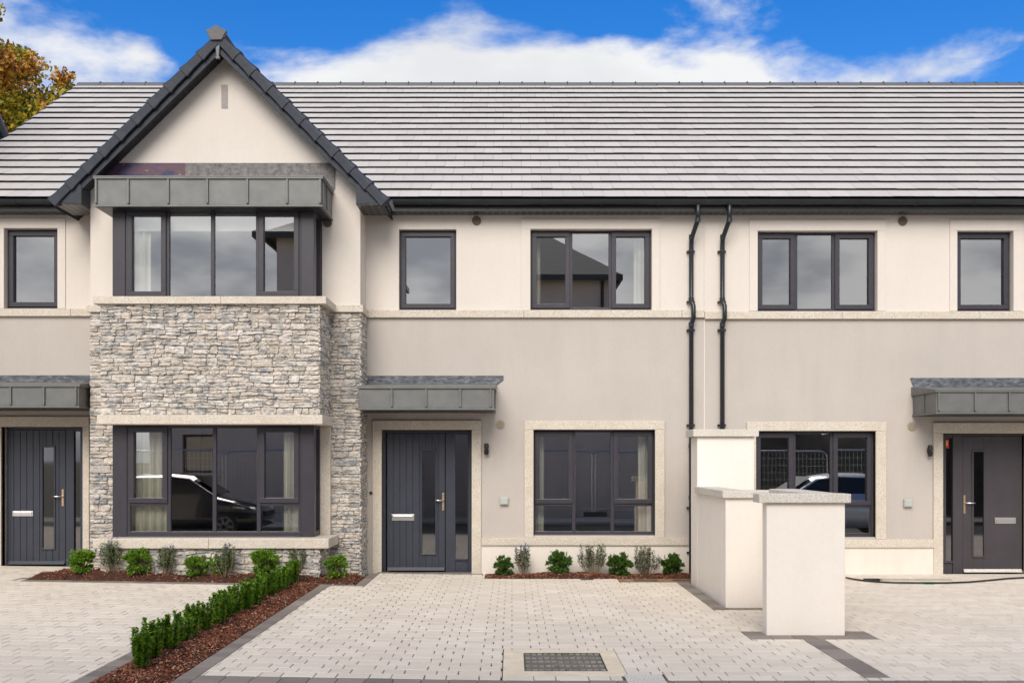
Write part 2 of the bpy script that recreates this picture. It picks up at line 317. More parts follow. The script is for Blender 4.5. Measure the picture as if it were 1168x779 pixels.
# ------------------------------------------------------------------ ground, road, drives
def sheet(name, x0, x1, y0, y1, z, mat, slope=True):
    b = MB(); xs = [x0] + [v for v in (0.0,) if x0 < v < x1 and slope] + [x1]
    for a, c in zip(xs, xs[1:]):
        za = z+(gz(a) if slope else 0); zc = z+(gz(c) if slope else 0)
        b.poly([(a, y0, za), (c, y0, zc), (c, y1, zc), (a, y1, za)])
    o = b.build(name, mat); o['kind'] = 'structure'; return o
b = MB()
b.poly([(-900,-900,-.30),(900,-900,-.30),(900,1500,-.30),(-900,1500,-.30)]); o = b.build('ground', earth_m); o['kind'] = 'structure'
sheet('road', -60, 60, -13.2, -7.43, -.12, asphalt_m, False)
sheet('pavement', -60, 60, -15.2, -13.2, -.02, roadconc_m, False)
UX, RY, PZ = .0835, .167, .035
def pave(b, x0, x1, y0, y1, avoid=(), off=0, thick=.03, bjoint=.009, rj=.0025):
    """running courses of 2-unit and 3-unit pavers, joints across the drive wide and dark"""
    nrow = int(math.ceil((y1-y0)/RY)); u = 0
    for r in range(nrow):
        ya = y0+r*RY; yb = min(ya+RY, y1)
        if yb-ya < .02: continue
        sh = (r % 2) + off
        base = math.floor(x0/UX/5)*5-5 + sh; edges = []
        k = base
        while k*UX < x1+UX*5:
            edges += [k*UX, (k+2)*UX]; k += 5
        edges = sorted(edges)
        for e0, e1 in zip(edges, edges[1:]):
            xa, xb = max(e0, x0), min(e1, x1)
            if xb-xa < .012: continue
            segs = [(xa, xb, ya, yb)]
            for (ax0, ax1, ay0, ay1) in avoid:
                ns = []
                for (p, q, s_, t) in segs:
                    if q <= ax0 or p >= ax1 or t <= ay0 or s_ >= ay1: ns.append((p, q, s_, t)); continue
                    if p < ax0: ns.append((p, ax0, s_, t))
                    if q > ax1: ns.append((ax1, q, s_, t))
                    m0, m1 = max(p, ax0), min(q, ax1)
                    if s_ < ay0: ns.append((m0, m1, s_, ay0))
                    if t > ay1: ns.append((m0, m1, ay1, t))
                segs = ns
            for (p, q, s_, t) in segs:
                if q-p < .012 or t-s_ < .012: continue
                paver(b, p+random.uniform(.6, 1.1)*bjoint/2, q-random.uniform(.6, 1.1)*bjoint/2, s_+rj/2, t-rj/2)
def paver(b, xa, xb, ya, yb, ch=.004):
    z = PZ+random.gauss(0, .0006); n = len(b.v); t1 = random.gauss(0, .0004)
    def g(x): return gz(x)+z
    lo = -.02
    for (dx, zz) in ((0, lo), (0, -ch), (ch, 0)):
        for (x, y) in ((xa+dx, ya+dx), (xb-dx, ya+dx), (xb-dx, yb-dx), (xa+dx, yb-dx)):
            b.v.append((x, y, g(x)+zz+(t1 if x > (xa+xb)/2 else -t1)))
    for L0 in (0, 4):
        for i in range(4):
            j = (i+1) % 4; b.f.append((n+L0+i, n+L0+j, n+L0+4+j, n+L0+4+i))
    b.f.append((n+8, n+9, n+10, n+11))
YF = -7.19          # front edge of the drives
YB = -7.42; YL = -7.72; YLB = -7.95
# bedding under everything
# left drive, middle drive, right drive
KL0, KL1, BR0, BR1 = -3.20, -3.06, -2.50, -2.36     # kerb / bed / kerb beside the hedge
BAYY = -1.56
sheet('drive_bedding', BR1, 14, -7.421, 0.35, .0, sand_m); sheet('drive_bedding', -12, BR1, -7.951, 0.35, .0, sand_m)
#         # front edge of the bay bed
def tightbed(x0, x1, y0, y1, name):
    pass
DR = {}
b = MB(); pave(b, -12, KL0, YL, .0, avoid=[(-6.35, KL0+.1, BAYY-.2, .2)], off=0); o = b.build('left_driveway', paver_m, fixn=False); o['kind'] = 'structure'
PX0, PX1 = 2.24, 3.36   # paving bands round the dividing wall
cov = [(X(575, -9.9+2.6), X(716, -7.2), 0, 0)]
def gy(py, z=PZ):   # ground point depth from pixel row -> world Y
    return (EYE-z)*FPX/(py-524.0)-CAMD
C1 = (-.075, .895, gy(770.5), gy(741)); C2 = (X(708, gy(768)), X(757, gy(768)), gy(779), gy(768))
BS = (X(704, -.62), 2.62, -1.02, -.62)
mid_avoid = [(PX0, PX1, -3.58, -.2), (2.22, 3.42, -5.43, -4.98), (2.70, 2.9, -7.1, -5.4), (C1[0], C1[1], C1[2], C1[3]), (C2[0], C2[1], YB, C2[3]),
             (-2.36, X(428, gy(660)), BAYY-.14, .2), (-1.95, -.42, -.18, .2), (X(553,-.55), 2.62, -.62, .2), BS]
b = MB(); pave(b, BR1, 2.80, YF, .0, avoid=mid_avoid, off=2); pave(b, 2.80, 14, YF, -.0, avoid=mid_avoid[:3], off=1)
o = b.build('driveway', paver_m, fixn=False); o['kind'] = 'structure'
# charcoal bands
b = MB()
def band(x0, x1, y0, y1, L=.24, horiz=True):
    if horiz:
        x = x0
        while x < x1-.01: paver(b, x+.002, min(x+L, x1)-.002, y0+.002, y1-.002, .005); x += L
    else:
        y = y0
        while y < y1-.01: paver(b, x0+.002, x1-.002, y+.002, min(y+L, y1)-.002, .005); y += L
band(BR1, 14, YB, YF-.003, .21); band(-12, BR1-.002, YLB, YL-.003, .21)
band(KL0, KL1, YL, BAYY-.2, .21, False); band(BR0, BR1, YL, BAYY-.0, .21, False)
band(-6.35, KL0, BAYY-.2, BAYY, .21); band(-6.49, -6.35, BAYY-.14, -.85, .21, False)
band(BR1, X(412, gy(664)), BAYY-.14, BAYY, .21); band(X(412, gy(664))+.002, X(428, gy(660)), BAYY-.14, -.181, .21, False)
band(PX0, 2.40, -3.58, -1.0, .21, False); band(2.40, PX1, -3.58, -3.40, .21)
band(2.22, 3.42, -5.43, -5.20, .21); band(2.22, 2.42, -5.20, -4.98, .2); band(3.18, 3.42, -5.20, -4.98, .24)
band(2.70, 2.9, YF, -5.43, .21, False)
band(-1.95, -.42, -.18, .0, .3)
o = b.build('paving_bands', kerb_m, fixn=False); o['kind'] = 'structure'
b = MB()
for i in range(60):
    x_ = -30+i+BR1-int(BR1)
    if x_ < BR1-.5: b.box(x_, x_+.99, -8.10, YLB-.004, -.3, .05)
    else: b.box(x_, x_+.99, -7.57, YB-.004, -.3, .030)
o = b.build('kerb', roadconc_m, bevel=.01); o['kind'] = 'structure'

# ------------------------------------------------------------------ walls with openings
def wall_holes(b, x0, x1, z0, z1, y0, y1, holes):
    xs = sorted({x0, x1, *[h[0] for h in holes], *[h[1] for h in holes]}); xs = [x for x in xs if x0 <= x <= x1]
    for a, c in zip(xs, xs[1:]):
        hs_ = sorted([h for h in holes if h[0] < (a+c)/2 < h[1]], key=lambda h: h[2]); z = z0
        for h in hs_:
            if h[2] > z: b.box(a, c, y0, y1, z, min(h[2], z1))
            z = max(z, h[3])
        if z < z1: b.box(a, c, y0, y1, z, z1)
def holed_sheet(b, x0, x1, z0, z1, y0, y1, holes):
    wall_holes(b, x0, x1, z0, z1, y0, y1, holes)

# windows ------------------------------------------------------------
def window(parent, x0, x1, z0, z1, Y, cols, sill=.05, mirror_pane=glass_m, name='window', of=.034, mb=.052, sb=.056):
    """cols: list of (left, right, kind[, transom z]) in metres, edges at mullion centres"""
    fr = MB(); gl = MB(); D = .07
    wv = bpy.data.objects.new(name, None); COL.objects.link(wv); wv.parent = parent
    off = world_off(parent); wv.location = Vector(((x0+x1)/2, Y, z0))-off
    fr.box(x0, x1, Y, Y+D, z1-of, z1); fr.box(x0, x1, Y, Y+D, z0, z0+sill); fr.box(x0, x0+of, Y+.001, Y+D, z0+sill, z1-of); fr.box(x1-of, x1, Y+.001, Y+D, z0+sill, z1-of)
    fr.box(x0, x1, Y-.03, Y-.001, z0-.004, z0+.018)
    edges = [c[0] for c in cols[1:]]
    for e in edges: fr.box(e-mb/2, e+mb/2, Y+.002, Y+D, z0+sill, z1-of)
    for c in cols:
        a = x0+of if c[0] <= x0+.001 else c[0]+mb/2; d = x1-of if c[1] >= x1-.001 else c[1]-mb/2
        lo, hi = z0+sill, z1-of
        cells = [(lo, hi, c[2])]
        if len(c) > 3:
            fr.box(a, d, Y+.003, Y+D, c[3]-mb/2, c[3]+mb/2); cells = [(c[3]+mb/2, hi, 'c'), (lo, c[3]-mb/2, 'f')]
        for (p, q, k) in cells:
            if k == 'c':
                e = .012; A, Dd, P, Q = a-e, d+e, p-e, q+e; w = sb+e
                fr.box(A, Dd, Y-.022, Y-.0005, Q-w, Q); fr.box(A, Dd, Y-.022, Y-.0005, P, P+w)
                fr.box(A, A+w, Y-.022, Y-.0005, P+w, Q-w); fr.box(Dd-w, Dd, Y-.022, Y-.0005, P+w, Q-w)
                # inner sash depth
                fr.box(A+w-.02, A+w, Y, Y+.03, P+w, Q-w); fr.box(Dd-w, Dd-w+.02, Y, Y+.03, P+w, Q-w); fr.box(A+w, Dd-w, Y, Y+.03, Q-w, Q-w+.02); fr.box(A+w, Dd-w, Y, Y+.03, P+w-.02, P+w)
                g = (A+w-.015, Dd-w+.015, P+w-.015, Q-w+.015)
            else: g = (a-.01, d+.01, p-.01, q+.01)
            t = random.uniform(-.0012, .0012); t2 = random.uniform(-.0012, .0012)
            gl.poly([(g[0], Y+.028+t, g[2]), (g[1], Y+.028-t, g[2]), (g[1], Y+.028-t+t2, g[3]), (g[0], Y+.028+t+t2, g[3])])
    f = fr.build('frame', frame_m, wv, bevel=.005); p = gl.build('pane', mirror_pane, wv, fixn=False)
    return wv
def px_cols(lst, Y, zt=None):
    r = []
    for c in lst:
        t = (X(c[0], Y), X(c[1], Y), c[2])
        if len(c) > 3: t = t+(Z(c[3], Y),)
        r.append(t)
    return r
RD = .10      # reveal depth

def door(parent, L, Rr, top, bot, leafL, leafR, slotL, slotR, slotT, slotB, sgL, sgR, hx, hyT, hyB, lever, lpL, lpR, lpT, lpB, mat, grooves=True, glassside='R', Y=.12, sticker=False):
    """all in photograph pixels on the plane Y"""
    d = bpy.data.objects.new('door', None); COL.objects.link(d); d.parent = parent
    off = world_off(parent); d.location = Vector((X((L+Rr)/2, Y), Y, Z(bot, Y)))-off
    x = lambda p: X(p, Y); z = lambda p: Z(p, Y)
    leaf = MB(); fr = MB()
    zt, zb = z(top), z(bot)
    lt, lb = z(top+3.2), z(bot-3)
    # frame: jambs, head, mullion, side panel
    fr.box(x(L), x(Rr), Y, Y+.09, z(top+2.6), zt); fr.box(x(L), x(L)+.05 if leafL-L > 1 else x(L)+.02, Y+.001, Y+.09, zb, z(top+2.6)); fr.box(x(Rr)-.04, x(Rr), Y+.001, Y+.09, zb, z(top+2.6))
    if glassside == 'R': m0, m1 = leafR, sgL; q0, q1 = x(sgR), x(Rr)-.04
    else: m0, m1 = sgR, leafL; q0, q1 = x(L)+.02, x(sgL)
    fr.box(x(m0)+.004, x(m1), Y-.006, Y+.08, zb+.02, z(top+2.6))
    if q1-q0 > .01: fr.box(q0, q1, Y+.002, Y+.08, zb+.02, z(top+2.6))
    zsb = z(slotB+5.5); zst = z(top+5)
    fr.box(x(sgL), x(sgR), Y+.003, Y+.08, zb+.02, zsb); fr.box(x(sgL), x(sgR), Y+.003, Y+.08, zst, z(top+2.6))
    fr.box(x(sgL), x(sgR), Y-.02, Y+.003, zsb-.03, zsb)
    fr.build('frame', mat, d, bevel=.004)
    th = MB(); th.box(x(L)-.01, x(Rr)+.01, Y-.06, Y+.09, zb-.02, zb+.018); th.build('threshold', zinc_m, d, bevel=.003)
    # leaf as a plate round the slot
    a, c = x(leafL)+.004, x(leafR)-.004; s0, s1, t0, t1 = x(slotL), x(slotR), z(slotB), z(slotT)
    planks = []
    if grooves:
        n = max(1, round((c-a)/.098)); wv = (c-a)/n
        for i in range(n): planks.append((a+i*wv+.003, a+(i+1)*wv-.003))
        leaf.box(a, s0, Y+.012, Y+.05, lb, lt); leaf.box(s1, c, Y+.012, Y+.05, lb, lt); leaf.box(s0, s1, Y+.012, Y+.05, lb, t0); leaf.box(s0, s1, Y+.012, Y+.05, t1, lt)
    else: planks.append((a, c))
    for (p, q) in planks:
        if q <= s0 or p >= s1: leaf.box(p, q, Y+.002, Y+.012 if grooves else Y+.05, lb, lt)
        else:
            if p < s0: leaf.box(p, s0, Y+.002, Y+.0119 if grooves else Y+.05, lb, lt)
            if q > s1: leaf.box(s1, q, Y+.002, Y+.0119 if grooves else Y+.05, lb, lt)
            leaf.box(max(p, s0), min(q, s1), Y+.002, Y+.0118 if grooves else Y+.05, lb, t0); leaf.box(max(p, s0), min(q, s1), Y+.002, Y+.0118 if grooves else Y+.05, t1, lt)
    leaf.build('door_leaf', mat, d, bevel=.003)
    tr = MB(); w = .026
    tr.box(s0-w, s1+w, Y-.014, Y+.0015, t1, t1+w); tr.box(s0-w, s1+w, Y-.014, Y+.0015, t0-w, t0); tr.box(s0-w, s0, Y-.014, Y+.0015, t0, t1); tr.box(s1, s1+w, Y-.014, Y+.0015, t0, t1)
    tr.build('glazing_trim', mat, d, bevel=.006)
    g = MB(); g.poly([(s0-.004, Y+.01, t0-.004), (s1+.004, Y+.01, t0-.004), (s1+.004, Y+.01, t1+.004), (s0-.004, Y+.01, t1+.004)]); 
    g.poly([(x(sgL)-.01, Y+.03, zsb-.01), (x(sgR)+.01, Y+.03, zsb-.01), (x(sgR)+.01, Y+.03, zst+.01), (x(sgL)-.01, Y+.03, zst+.01)]); g.build('pane', dark_glass, d, fixn=False)
    wb = MB(); wb.prism([(0, Y-.03, lb+.005), (0, Y+.0, lb+.05), (0, Y+.002, lb+.005)], (a+.01, 0, 0), (c-.01, 0, 0)); wb.build('weather_bar', mat if grooves else granite2, d)
    lp = MB(); p0, p1, r0, r1 = x(lpL), x(lpR), z(lpB), z(lpT)
    lp.box(p0, p1, Y-.012, Y+.0012, r0, r1); lp.box(p0+.02, p1-.02, Y-.018, Y-.012, r0+.018, r1-.018); lp.build('letter_plate', chrome, d, bevel=.004)
    h = MB(); hz = z(hyT+(hyB-hyT)*.42); h.box(x(hx)-.015, x(hx)+.015, Y-.010, Y+.0012, z(hyB), z(hyT)); h.box(x(hx)-.005, x(hx)+.005, Y-.013, Y-.010, z(hyB)+.05, z(hyB)+.065); h.build('handle_plate', brass, d, bevel=.006)
    h = MB(); h.tube([(x(hx), Y-.005, hz), (x(hx), Y-.045, hz), (x(lever)*.6+x(hx)*.4, Y-.055, hz), (x(lever), Y-.052, hz)], .0105, 10); h.build('handle', chrome, d, smooth=True)
    if sticker:
        k = MB(); k.box(X(1075.5, Y), X(1083, Y), Y+.020, Y+.0235, Z(511, Y), Z(501, Y)); k.build('sticker', redm, d)
        k = MB(); k.box(X(1079.2, Y), X(1081.5, Y), Y+.017, Y+.0195, Z(508, Y), Z(502.5, Y)); k.build('sticker_print', yellowm, d)
    return d

# zinc boxes (bay head and door canopies) ----------------------------
def zinc_canopy(parent, x0, x1, z0, z1, yf, yb, seams, sideseams=(), name='canopy', rise=0.0, soffit=fascia_m, ends='LR'):
    c = bpy.data.objects.new(name, None); COL.objects.link(c); c.parent = parent
    off = world_off(parent); c.location = Vector(((x0+x1)/2, yb, z0))-off
    m = MB(); m.box(x0, x1, yf, yb, z0+.012, z1-.04); m.build('zinc_box', zinc_m, c, bevel=.006)
    t = MB(); t.box(x0-.022, x1+.022, yf-.022, yb, z1-.04, z1-.014); t.box(x0-.012, x1+.012, yf-.014, yb, z0-.012, z0+.012)
    # sloped top
    t.prism([(0, yf-.024, z1-.014), (0, yb, z1-.014), (0, yb, z1+rise), (0, yf-.024, z1)], (x0-.024, 0, 0), (x1+.024, 0, 0))
    t.build('drip_trim', zinc_m, c, bevel=.003)
    s = MB()
    for q in seams: s.box(q-.014, q+.014, yf-.028, yf-.0005, z0+.03, z1-.045)
    for q in sideseams:
        if 'R' in ends: s.box(x1+.0005, x1+.016, q-.011, q+.011, z0+.03, z1-.045)
        if 'L' in ends: s.box(x0-.016, x0-.0005, q-.011, q+.011, z0+.03, z1-.045)
    s.build('standing_seams', zinc_m, c, bevel=.004)
    u = MB(); u.box(x0+.02, x1-.02, yf+.02, yb, z0-.016, z0-.0125); u.build('soffit', soffit, c)
    return c
def lead_strip(parent, pts, y, mat, name='lead_flashing', t=.012):
    m = MB(); m.prism([(p[0], y, p[1]) for p in pts], (0, 0, 0), (0, t, 0)); return m.build(name, mat, parent)

# tiles ------------------------------------------------------------
def tiles(b, org, u, v, width, nrow, gauge, tw, thick=.022, clip=None, jag=.004):
    org = Vector(org); u = Vector(u).normalized(); v = Vector(v).normalized(); n = u.cross(v).normalized()
    if n.z < 0: n = -n
    for r in range(nrow):
        s = (r % 2)*.5*tw; i = -1
        wob = random.uniform(-.002, .002)
        while i*tw+s < width:
            a, c = max(0, i*tw+s)+.0015, min(width, (i+1)*tw+s)-.0015; i += 1
            if c-a < .03: continue
            if clip and not clip(org+u*((a+c)/2)+v*(r*gauge)): continue
            dv = random.gauss(0, .0022); lift = random.gauss(0, .0009)
            p0 = r*gauge+dv; p1 = (r+1)*gauge+.05
            k = len(b.v)
            lo = thick+wob+lift+.020
            for (q, w, h) in ((a, p0, lo-.006), (c, p0, lo-.006), (c, p1, -.010), (a, p1, -.010), (a, p0, lo), (c, p0, lo+random.gauss(0, .0008)), (c, p1, .003), (a, p1, .003)):
                b.v.append(tuple(org+u*q+v*w+n*h))
            b.f += [tuple(k+j for j in q) for q in ((0,3,2,1),(4,5,6,7),(0,1,5,4),(1,2,6,5),(3,0,4,7))]

# stone cladding ------------------------------------------------------
def stones(b, org, u, width, z0, z1, nrm, holes=(), dmin=.012, dmax=.038, zfun=None):
    """ledge stones laid in wavering courses over a vertical face; u is the direction along the face"""
    org = Vector(org); u = Vector(u).normalized(); nrm = Vector(nrm).normalized()
    z = z0; 
    wav = [(random.uniform(1.5, 9), random.uniform(0, 6), random.uniform(.004, .010)) for _ in range(3)]
    def wz(x, zz): return sum(a*math.sin(f*x+p+zz*7) for f, p, a in wav) if z0+.02 < zz < z1-.02 else 0
    while z < z1-.01:
        h = random.choice((.05, .06, .075, .09, .11))
        if z+h > z1-.03: h = z1-z
        x = 0
        while x < width-.005:
            l = random.uniform(.07, .26)*(.8+h*4)
            if x+l > width-.05: l = width-x
            sub = [(z, z+h)]
            if h > .07 and random.random() < .6: m_ = z+h*random.uniform(.35, .65); sub = [(z, m_), (m_, z+h)]
            for (za, zb) in sub:
                cx, cz = x+l/2, (za+zb)/2
                if any(hh[0] < cx < hh[1] and hh[2] < cz < hh[3] for hh in holes): continue
                stone(b, org, u, nrm, x, x+l, za, zb, random.uniform(dmin, dmax), wz)
            x += l
        z += h
def stone(b, org, u, nrm, xa, xb, za, zb, dep, wz):
    NX = 5 if xb-xa > .16 else 4; NZ = 3; k = len(b.v); g = .0012
    jr = min(.012, (zb-za)*.13)
    tilt = random.uniform(-.012, .012); tz = random.uniform(-.010, .010)
    e0, e1 = random.uniform(-.014, .014), random.uniform(-.014, .014)
    for j in range(NZ+1):
        for i in range(NX+1):
            fx, fz = i/NX, j/NZ
            x = xa+(xb-xa)*fx; z = za+(zb-za)*fz
            z += wz(x, z)
            edge = i in (0, NX) or j in (0, NZ); corner = i in (0, NX) and j in (0, NZ)
            if i == 0: x += g+(e0*(fz-.5) if xa > .001 else 0)+(random.uniform(0, .008) if xa > .001 else -g)
            if i == NX: x -= g-(e1*(fz-.5))+random.uniform(0, .008)
            if j == 0: z += random.uniform(0, jr)
            if j == NZ: z -= random.uniform(0, jr)
            if corner and random.random() < .6: x += (.012 if i == 0 else -.012)*random.random(); z += (.010 if j == 0 else -.010)*random.random()
            if not edge: x += random.uniform(-.018, .018); z += random.uniform(-.008, .008)
            d = dep*(.85 if edge else 1.0)+random.uniform(-.006, .006)+tilt*(fx-.5)+tz*(fz-.5)
            if corner: d *= .85
            b.v.append(tuple(org+u*x+Vector((0, 0, z))+nrm*max(.004, d)))
    W_ = NX+1
    for j in range(NZ):
        for i in range(NX):
            a = k+j*W_+i; b.f.append((a, a+1, a+W_+1, a+W_))
    # rim back to the wall
    per = [k+i for i in range(W_)]+[k+j*W_+NX for j in range(1, NZ+1)]+[k+NZ*W_+i for i in range(NX-1, -1, -1)]+[k+j*W_ for j in range(NZ-1, 0, -1)]
    n = len(b.v)
    for q in per:
        p = Vector(b.v[q]); dd = (p-org).dot(nrm); b.v.append(tuple(p-nrm*(dd+.004)))
    for i in range(len(per)):
        j = (i+1) % len(per); b.f.append((per[j], per[i], n+i, n+j))

# ------------------------------------------------------------------ THE TERRACE
XG0, XG1 = -5.92, -2.13      # sides of the gabled projection
XP = 2.80                    # party line
XL, XR = -8.42, 10.2
ZE = 5.262                   # top of wall
YG, YB1, YW = -.55, -1.30, -1.10
PITCH = math.atan(790/1168.0); TP = math.tan(PITCH)
RY0, RZ0 = -.27, 5.425
GA = .333; NR = 19
ridgeY = RY0+GA*NR*math.cos(PITCH); ridgeZ = RZ0+GA*NR*math.sin(PITCH)

hl = thing('terraced_house', (-7.2, 0, gz(-7)), 'left terraced house of cream and grey render with a navy plank front door', 'house', 'terraced houses in the row')
hm = thing('terraced_house', (-1.5, 0, 0), 'middle terraced house with pointed gable and stone clad square bay', 'house', 'terraced houses in the row')
hr = thing('terraced_house', (6.5, 0, 0), 'right terraced house with smooth plum grey door and red sticker in its sidelight', 'house', 'terraced houses in the row')

def house_shell(h, x0, x1, up, low, sideL=False, sideR=False, dz=0, low_extra=()):
    zs0, zs1 = Z(362.6)+dz, Z(354)+dz
    b = MB(); wall_holes(b, x0, x1, zs1, ZE, 0, .28, [u for u in up]); b.build('upper_wall', cream, h)
    b = MB(); wall_holes(b, x0, x1, -.3, zs0, .004, .28, low); b.build('lower_wall', pinkgrey, h)
    b = MB(); wall_holes(b, x0, x1, zs0, zs1, .002, .28, []); b.build('band_core', cream, h)
    # rear and side walls, floors and ceilings
    b = MB(); b.box(x0, x1, 9.6, 9.85, -.3, ZE)
    b.build('rear_wall', cream, h)
    b = MB(); b.box(x0, x0+.12, .281, 9.6, -.29, ZE); b.box(x1-.12, x1, .281, 9.6, -.29, ZE); b.box(x0+.12, x1-.12, 4.2, 4.3, .06, ZE-.01); b.build('party_walls', int_wall, h)
    b = MB(); b.box(x0+.121, x1-.121, .281, 9.59, -.1, .055); b.box(x0+.121, x1-.121, .281, 9.59, 2.62, 2.88); b.build('floors', int_floor, h)
    b = MB(); b.box(x0+.122, x1-.122, .282, 9.58, ZE-.12, ZE-.02); b.box(x0+.122, x1-.122, .282, 9.58, 2.60, 2.619); b.build('ceilings', int_wall, h)

def up_surround(h, l, t, r, bt, wl, wr, wt):   # smooth raised render band round a first floor window, px
    b = MB(); y0, y1 = -.018, -.0005
    b.box(X(l), X(r), y0, y1, Z(wt), Z(t)); b.box(X(l), X(wl), y0, y1, Z(bt), Z(wt)); b.box(X(wr), X(r), y0, y1, Z(bt), Z(wt))
    b.build('window_surround', cream, h, bevel=.004)
def hole(l, r, t, bt, Y=0): return (X(l, Y), X(r, Y), Z(bt, Y), Z(t, Y))

# openings (photo pixels on the wall face)
mS = hole(455, 520.5, 261.5, 353.8); mU = hole(605, 743.5, 261.5, 353.8); mD = hole(608.5, 747, 490, 610.5); mDoor = hole(435.5, 538, 490, 656)
rU = hole(864, 1000.5, 263.5, 355); rS = hole(1091.5, 1155.5, 263.5, 355); rD = hole(862, 998.5, 491.5, 612.5); rDoor = hole(1075, 1178, 494, 658)
lS = hole(5, 66, 260.5, 352); lDoor = hole(2, 95, 486.5, 649)
def lowhole(h, z=None): return (h[0], h[1], h[2] if z is None else z, h[3])
house_shell(hl, XL, XG0-.001, [lS], [lowhole(lDoor, gz(-7)+.0)], dz=.012)
house_shell(hm, XG0, XP-.001, [mS, mU, (XG0, XG1-.12, 3.7, ZE+1)], [lowhole(mDoor, .0), mD, (XG0+.001, XG1-.12, -.3, 3.9)])
house_shell(hr, XP+.001, XR, [rU, rS], [lowhole(rDoor, -.02), rD], dz=-.02)
# windows of the flat fronts
Yw = RD
def wpx(h, hole_, cols, zt=None, sill=.05):
    return window(h, hole_[0]+.002, hole_[1]-.002, hole_[2]+.002, hole_[3]-.002, Yw, cols, sill)
def cols3(hh, ratios, kinds, zt=None):
    x0, x1 = hh[0]+.002, hh[1]-.002; r = []; e = [x0]+[x0+(x1-x0)*q for q in ratios]+[x1]
    for i, k in enumerate(kinds):
        c = (e[i], e[i+1], 'c' if k == 'o' else k)
        if k == 'o': c = c+(zt,)
        r.append(c)
    return r
wpx(hm, mS, cols3(mS, [], ['c'])); wpx(hm, mU, cols3(mU, [.335, .665], ['c', 'f', 'c']))
zt = Z(575.5)
wpx(hm, mD, cols3(mD, [.335, .655], ['o', 'f', 'o'], zt))
wpx(hr, rU, cols3(rU, [.335, .655], ['c', 'f', 'c'])); wpx(hr, rS, cols3(rS, [], ['c'])); wpx(hr, rD, cols3(rD, [.335, .655], ['o', 'f', 'o'], Z(577.5)))
wpx(hl, lS, cols3(lS, [], ['c']))
up_surround(hm, 594.5, 250, 752.5, 353.9, 605, 743.5, 261.5)
up_surround(hr, 854.5, 251, 1010, 355, 864, 1000.5, 263.5)
up_surround(hr, 1083, 251, 1166, 355, 1091.5, 1155.5, 263.5)
up_surround(hl, -6, 249, 75, 352, 5, 66, 260.5)
# stone surrounds of ground floor windows and doors
def surround(h, l, r, t, bt, wl, wr, wt, name='stone_surround', z0=None, y0=-.03):
    b = MB(); zb = Z(bt) if z0 is None else z0
    b.box(X(l), X(r), y0, .0035, Z(wt)+.001, Z(t)); b.box(X(l)+.001, X(wl), y0+.001, .0035, zb, Z(wt)); b.box(X(wr), X(r)-.001, y0+.001, .0035, zb, Z(wt))
    # reveals in the same stone
    b.box(X(wl)-.02, X(wl)-.0, .004, .10, zb, Z(wt)); b.box(X(wr), X(wr)+.02, .004, .10, zb, Z(wt))
    b.build(name, granite, h, bevel=.006)
surround(hm, 598, 758, 480, 612.8, 608.5, 747, 490)
surround(hr, 851.5, 1010.5, 481, 614.5, 862, 998.5, 491.5)
surround(hm, 425, 549, 479.5, 0, 435.5, 538, 490, z0=.03)
surround(hr, 1064, 1190, 482, 0, 1075, 1178, 494, z0=.0)
surround(hl, -9, 102.4, 475, 0, 2, 95, 486.5, z0=gz(-7)+.03)
# string courses (first floor) in lengths with fine joints
def course(h, name, x0, x1, z0, z1, y0, y1, L=1.95, start=None, mat=granite):
    b = MB(); x = x0
    while x < x1-.01:
        e = min(x1, x+L)
        if x1-e < .25: e = x1
        b.box(x+(.0015 if x > x0 else 0), e-(.0015 if e < x1 else 0), y0, y1, z0, z1); x = e
    return b.build(name, mat, h, bevel=.005)
course(hm, 'string_courses', XG1+.001, XP-.002, Z(362.6), Z(354), -.045, -.0008, 2.3)
course(hr, 'string_courses', XP+.003, XR, Z(364.2), Z(355.6), -.045, -.0008, 2.0)
course(hl, 'string_courses', XL, XG0-.003, Z(361), Z(352.5), -.045, -.0008, 2.0)
course(hm, 'sill_course', X(549)+.002, X(787.5), Z(621.5), Z(612.9), -.05, .0038, 2.9)
course(hr, 'sill_course', XP+.03, X(1064)-.002, Z(624), Z(614.6), -.05, .0038, 1.9)
for h, a, c, z1 in ((hm, X(549)+.002, X(787.5), Z(621.5)), (hr, XP+.03, X(1064)-.002, Z(624))):
    b = MB(); b.box(a, c, -.022, .0036, -.1, z1-.001); b.build('plinth', plinthm, h)
# movement joint bead on the party line
b = MB(); b.box(XP-.004, XP+.012, -.003, .003, .62, Z(364)-.005); b.build('joint_bead', cream, hr)

# doors
dm = door(hm, 436, 537.5, 491, 653.5, 441, 508, 481.5, 496.5, 513, 631, 519.5, 533.5, 505.5, 562, 582, 496.5, 447, 472.5, 586.5, 593.5, door_m)
dl = door(hl, 2.5, 94.5, 487, 646.5, 8, 75, 49, 61.5, 510, 625, 84.5, 94, 71.8, 558, 577, 61, 14.5, 38, 582.5, 588.5, door_m)
dr = door(hr, 1075.3, 1177.5, 494.5, 655.5, 1098, 1166, 1110.5, 1122, 515, 634, 1075.8, 1086.5, 1099.8, 564.5, 585.5, 1110.5, 1134.5, 1158.5, 590, 597, door_brown, grooves=False, glassside='L', sticker=True)
dr['label'] = 'smooth plum grey front door with glazed slot and red sticker'
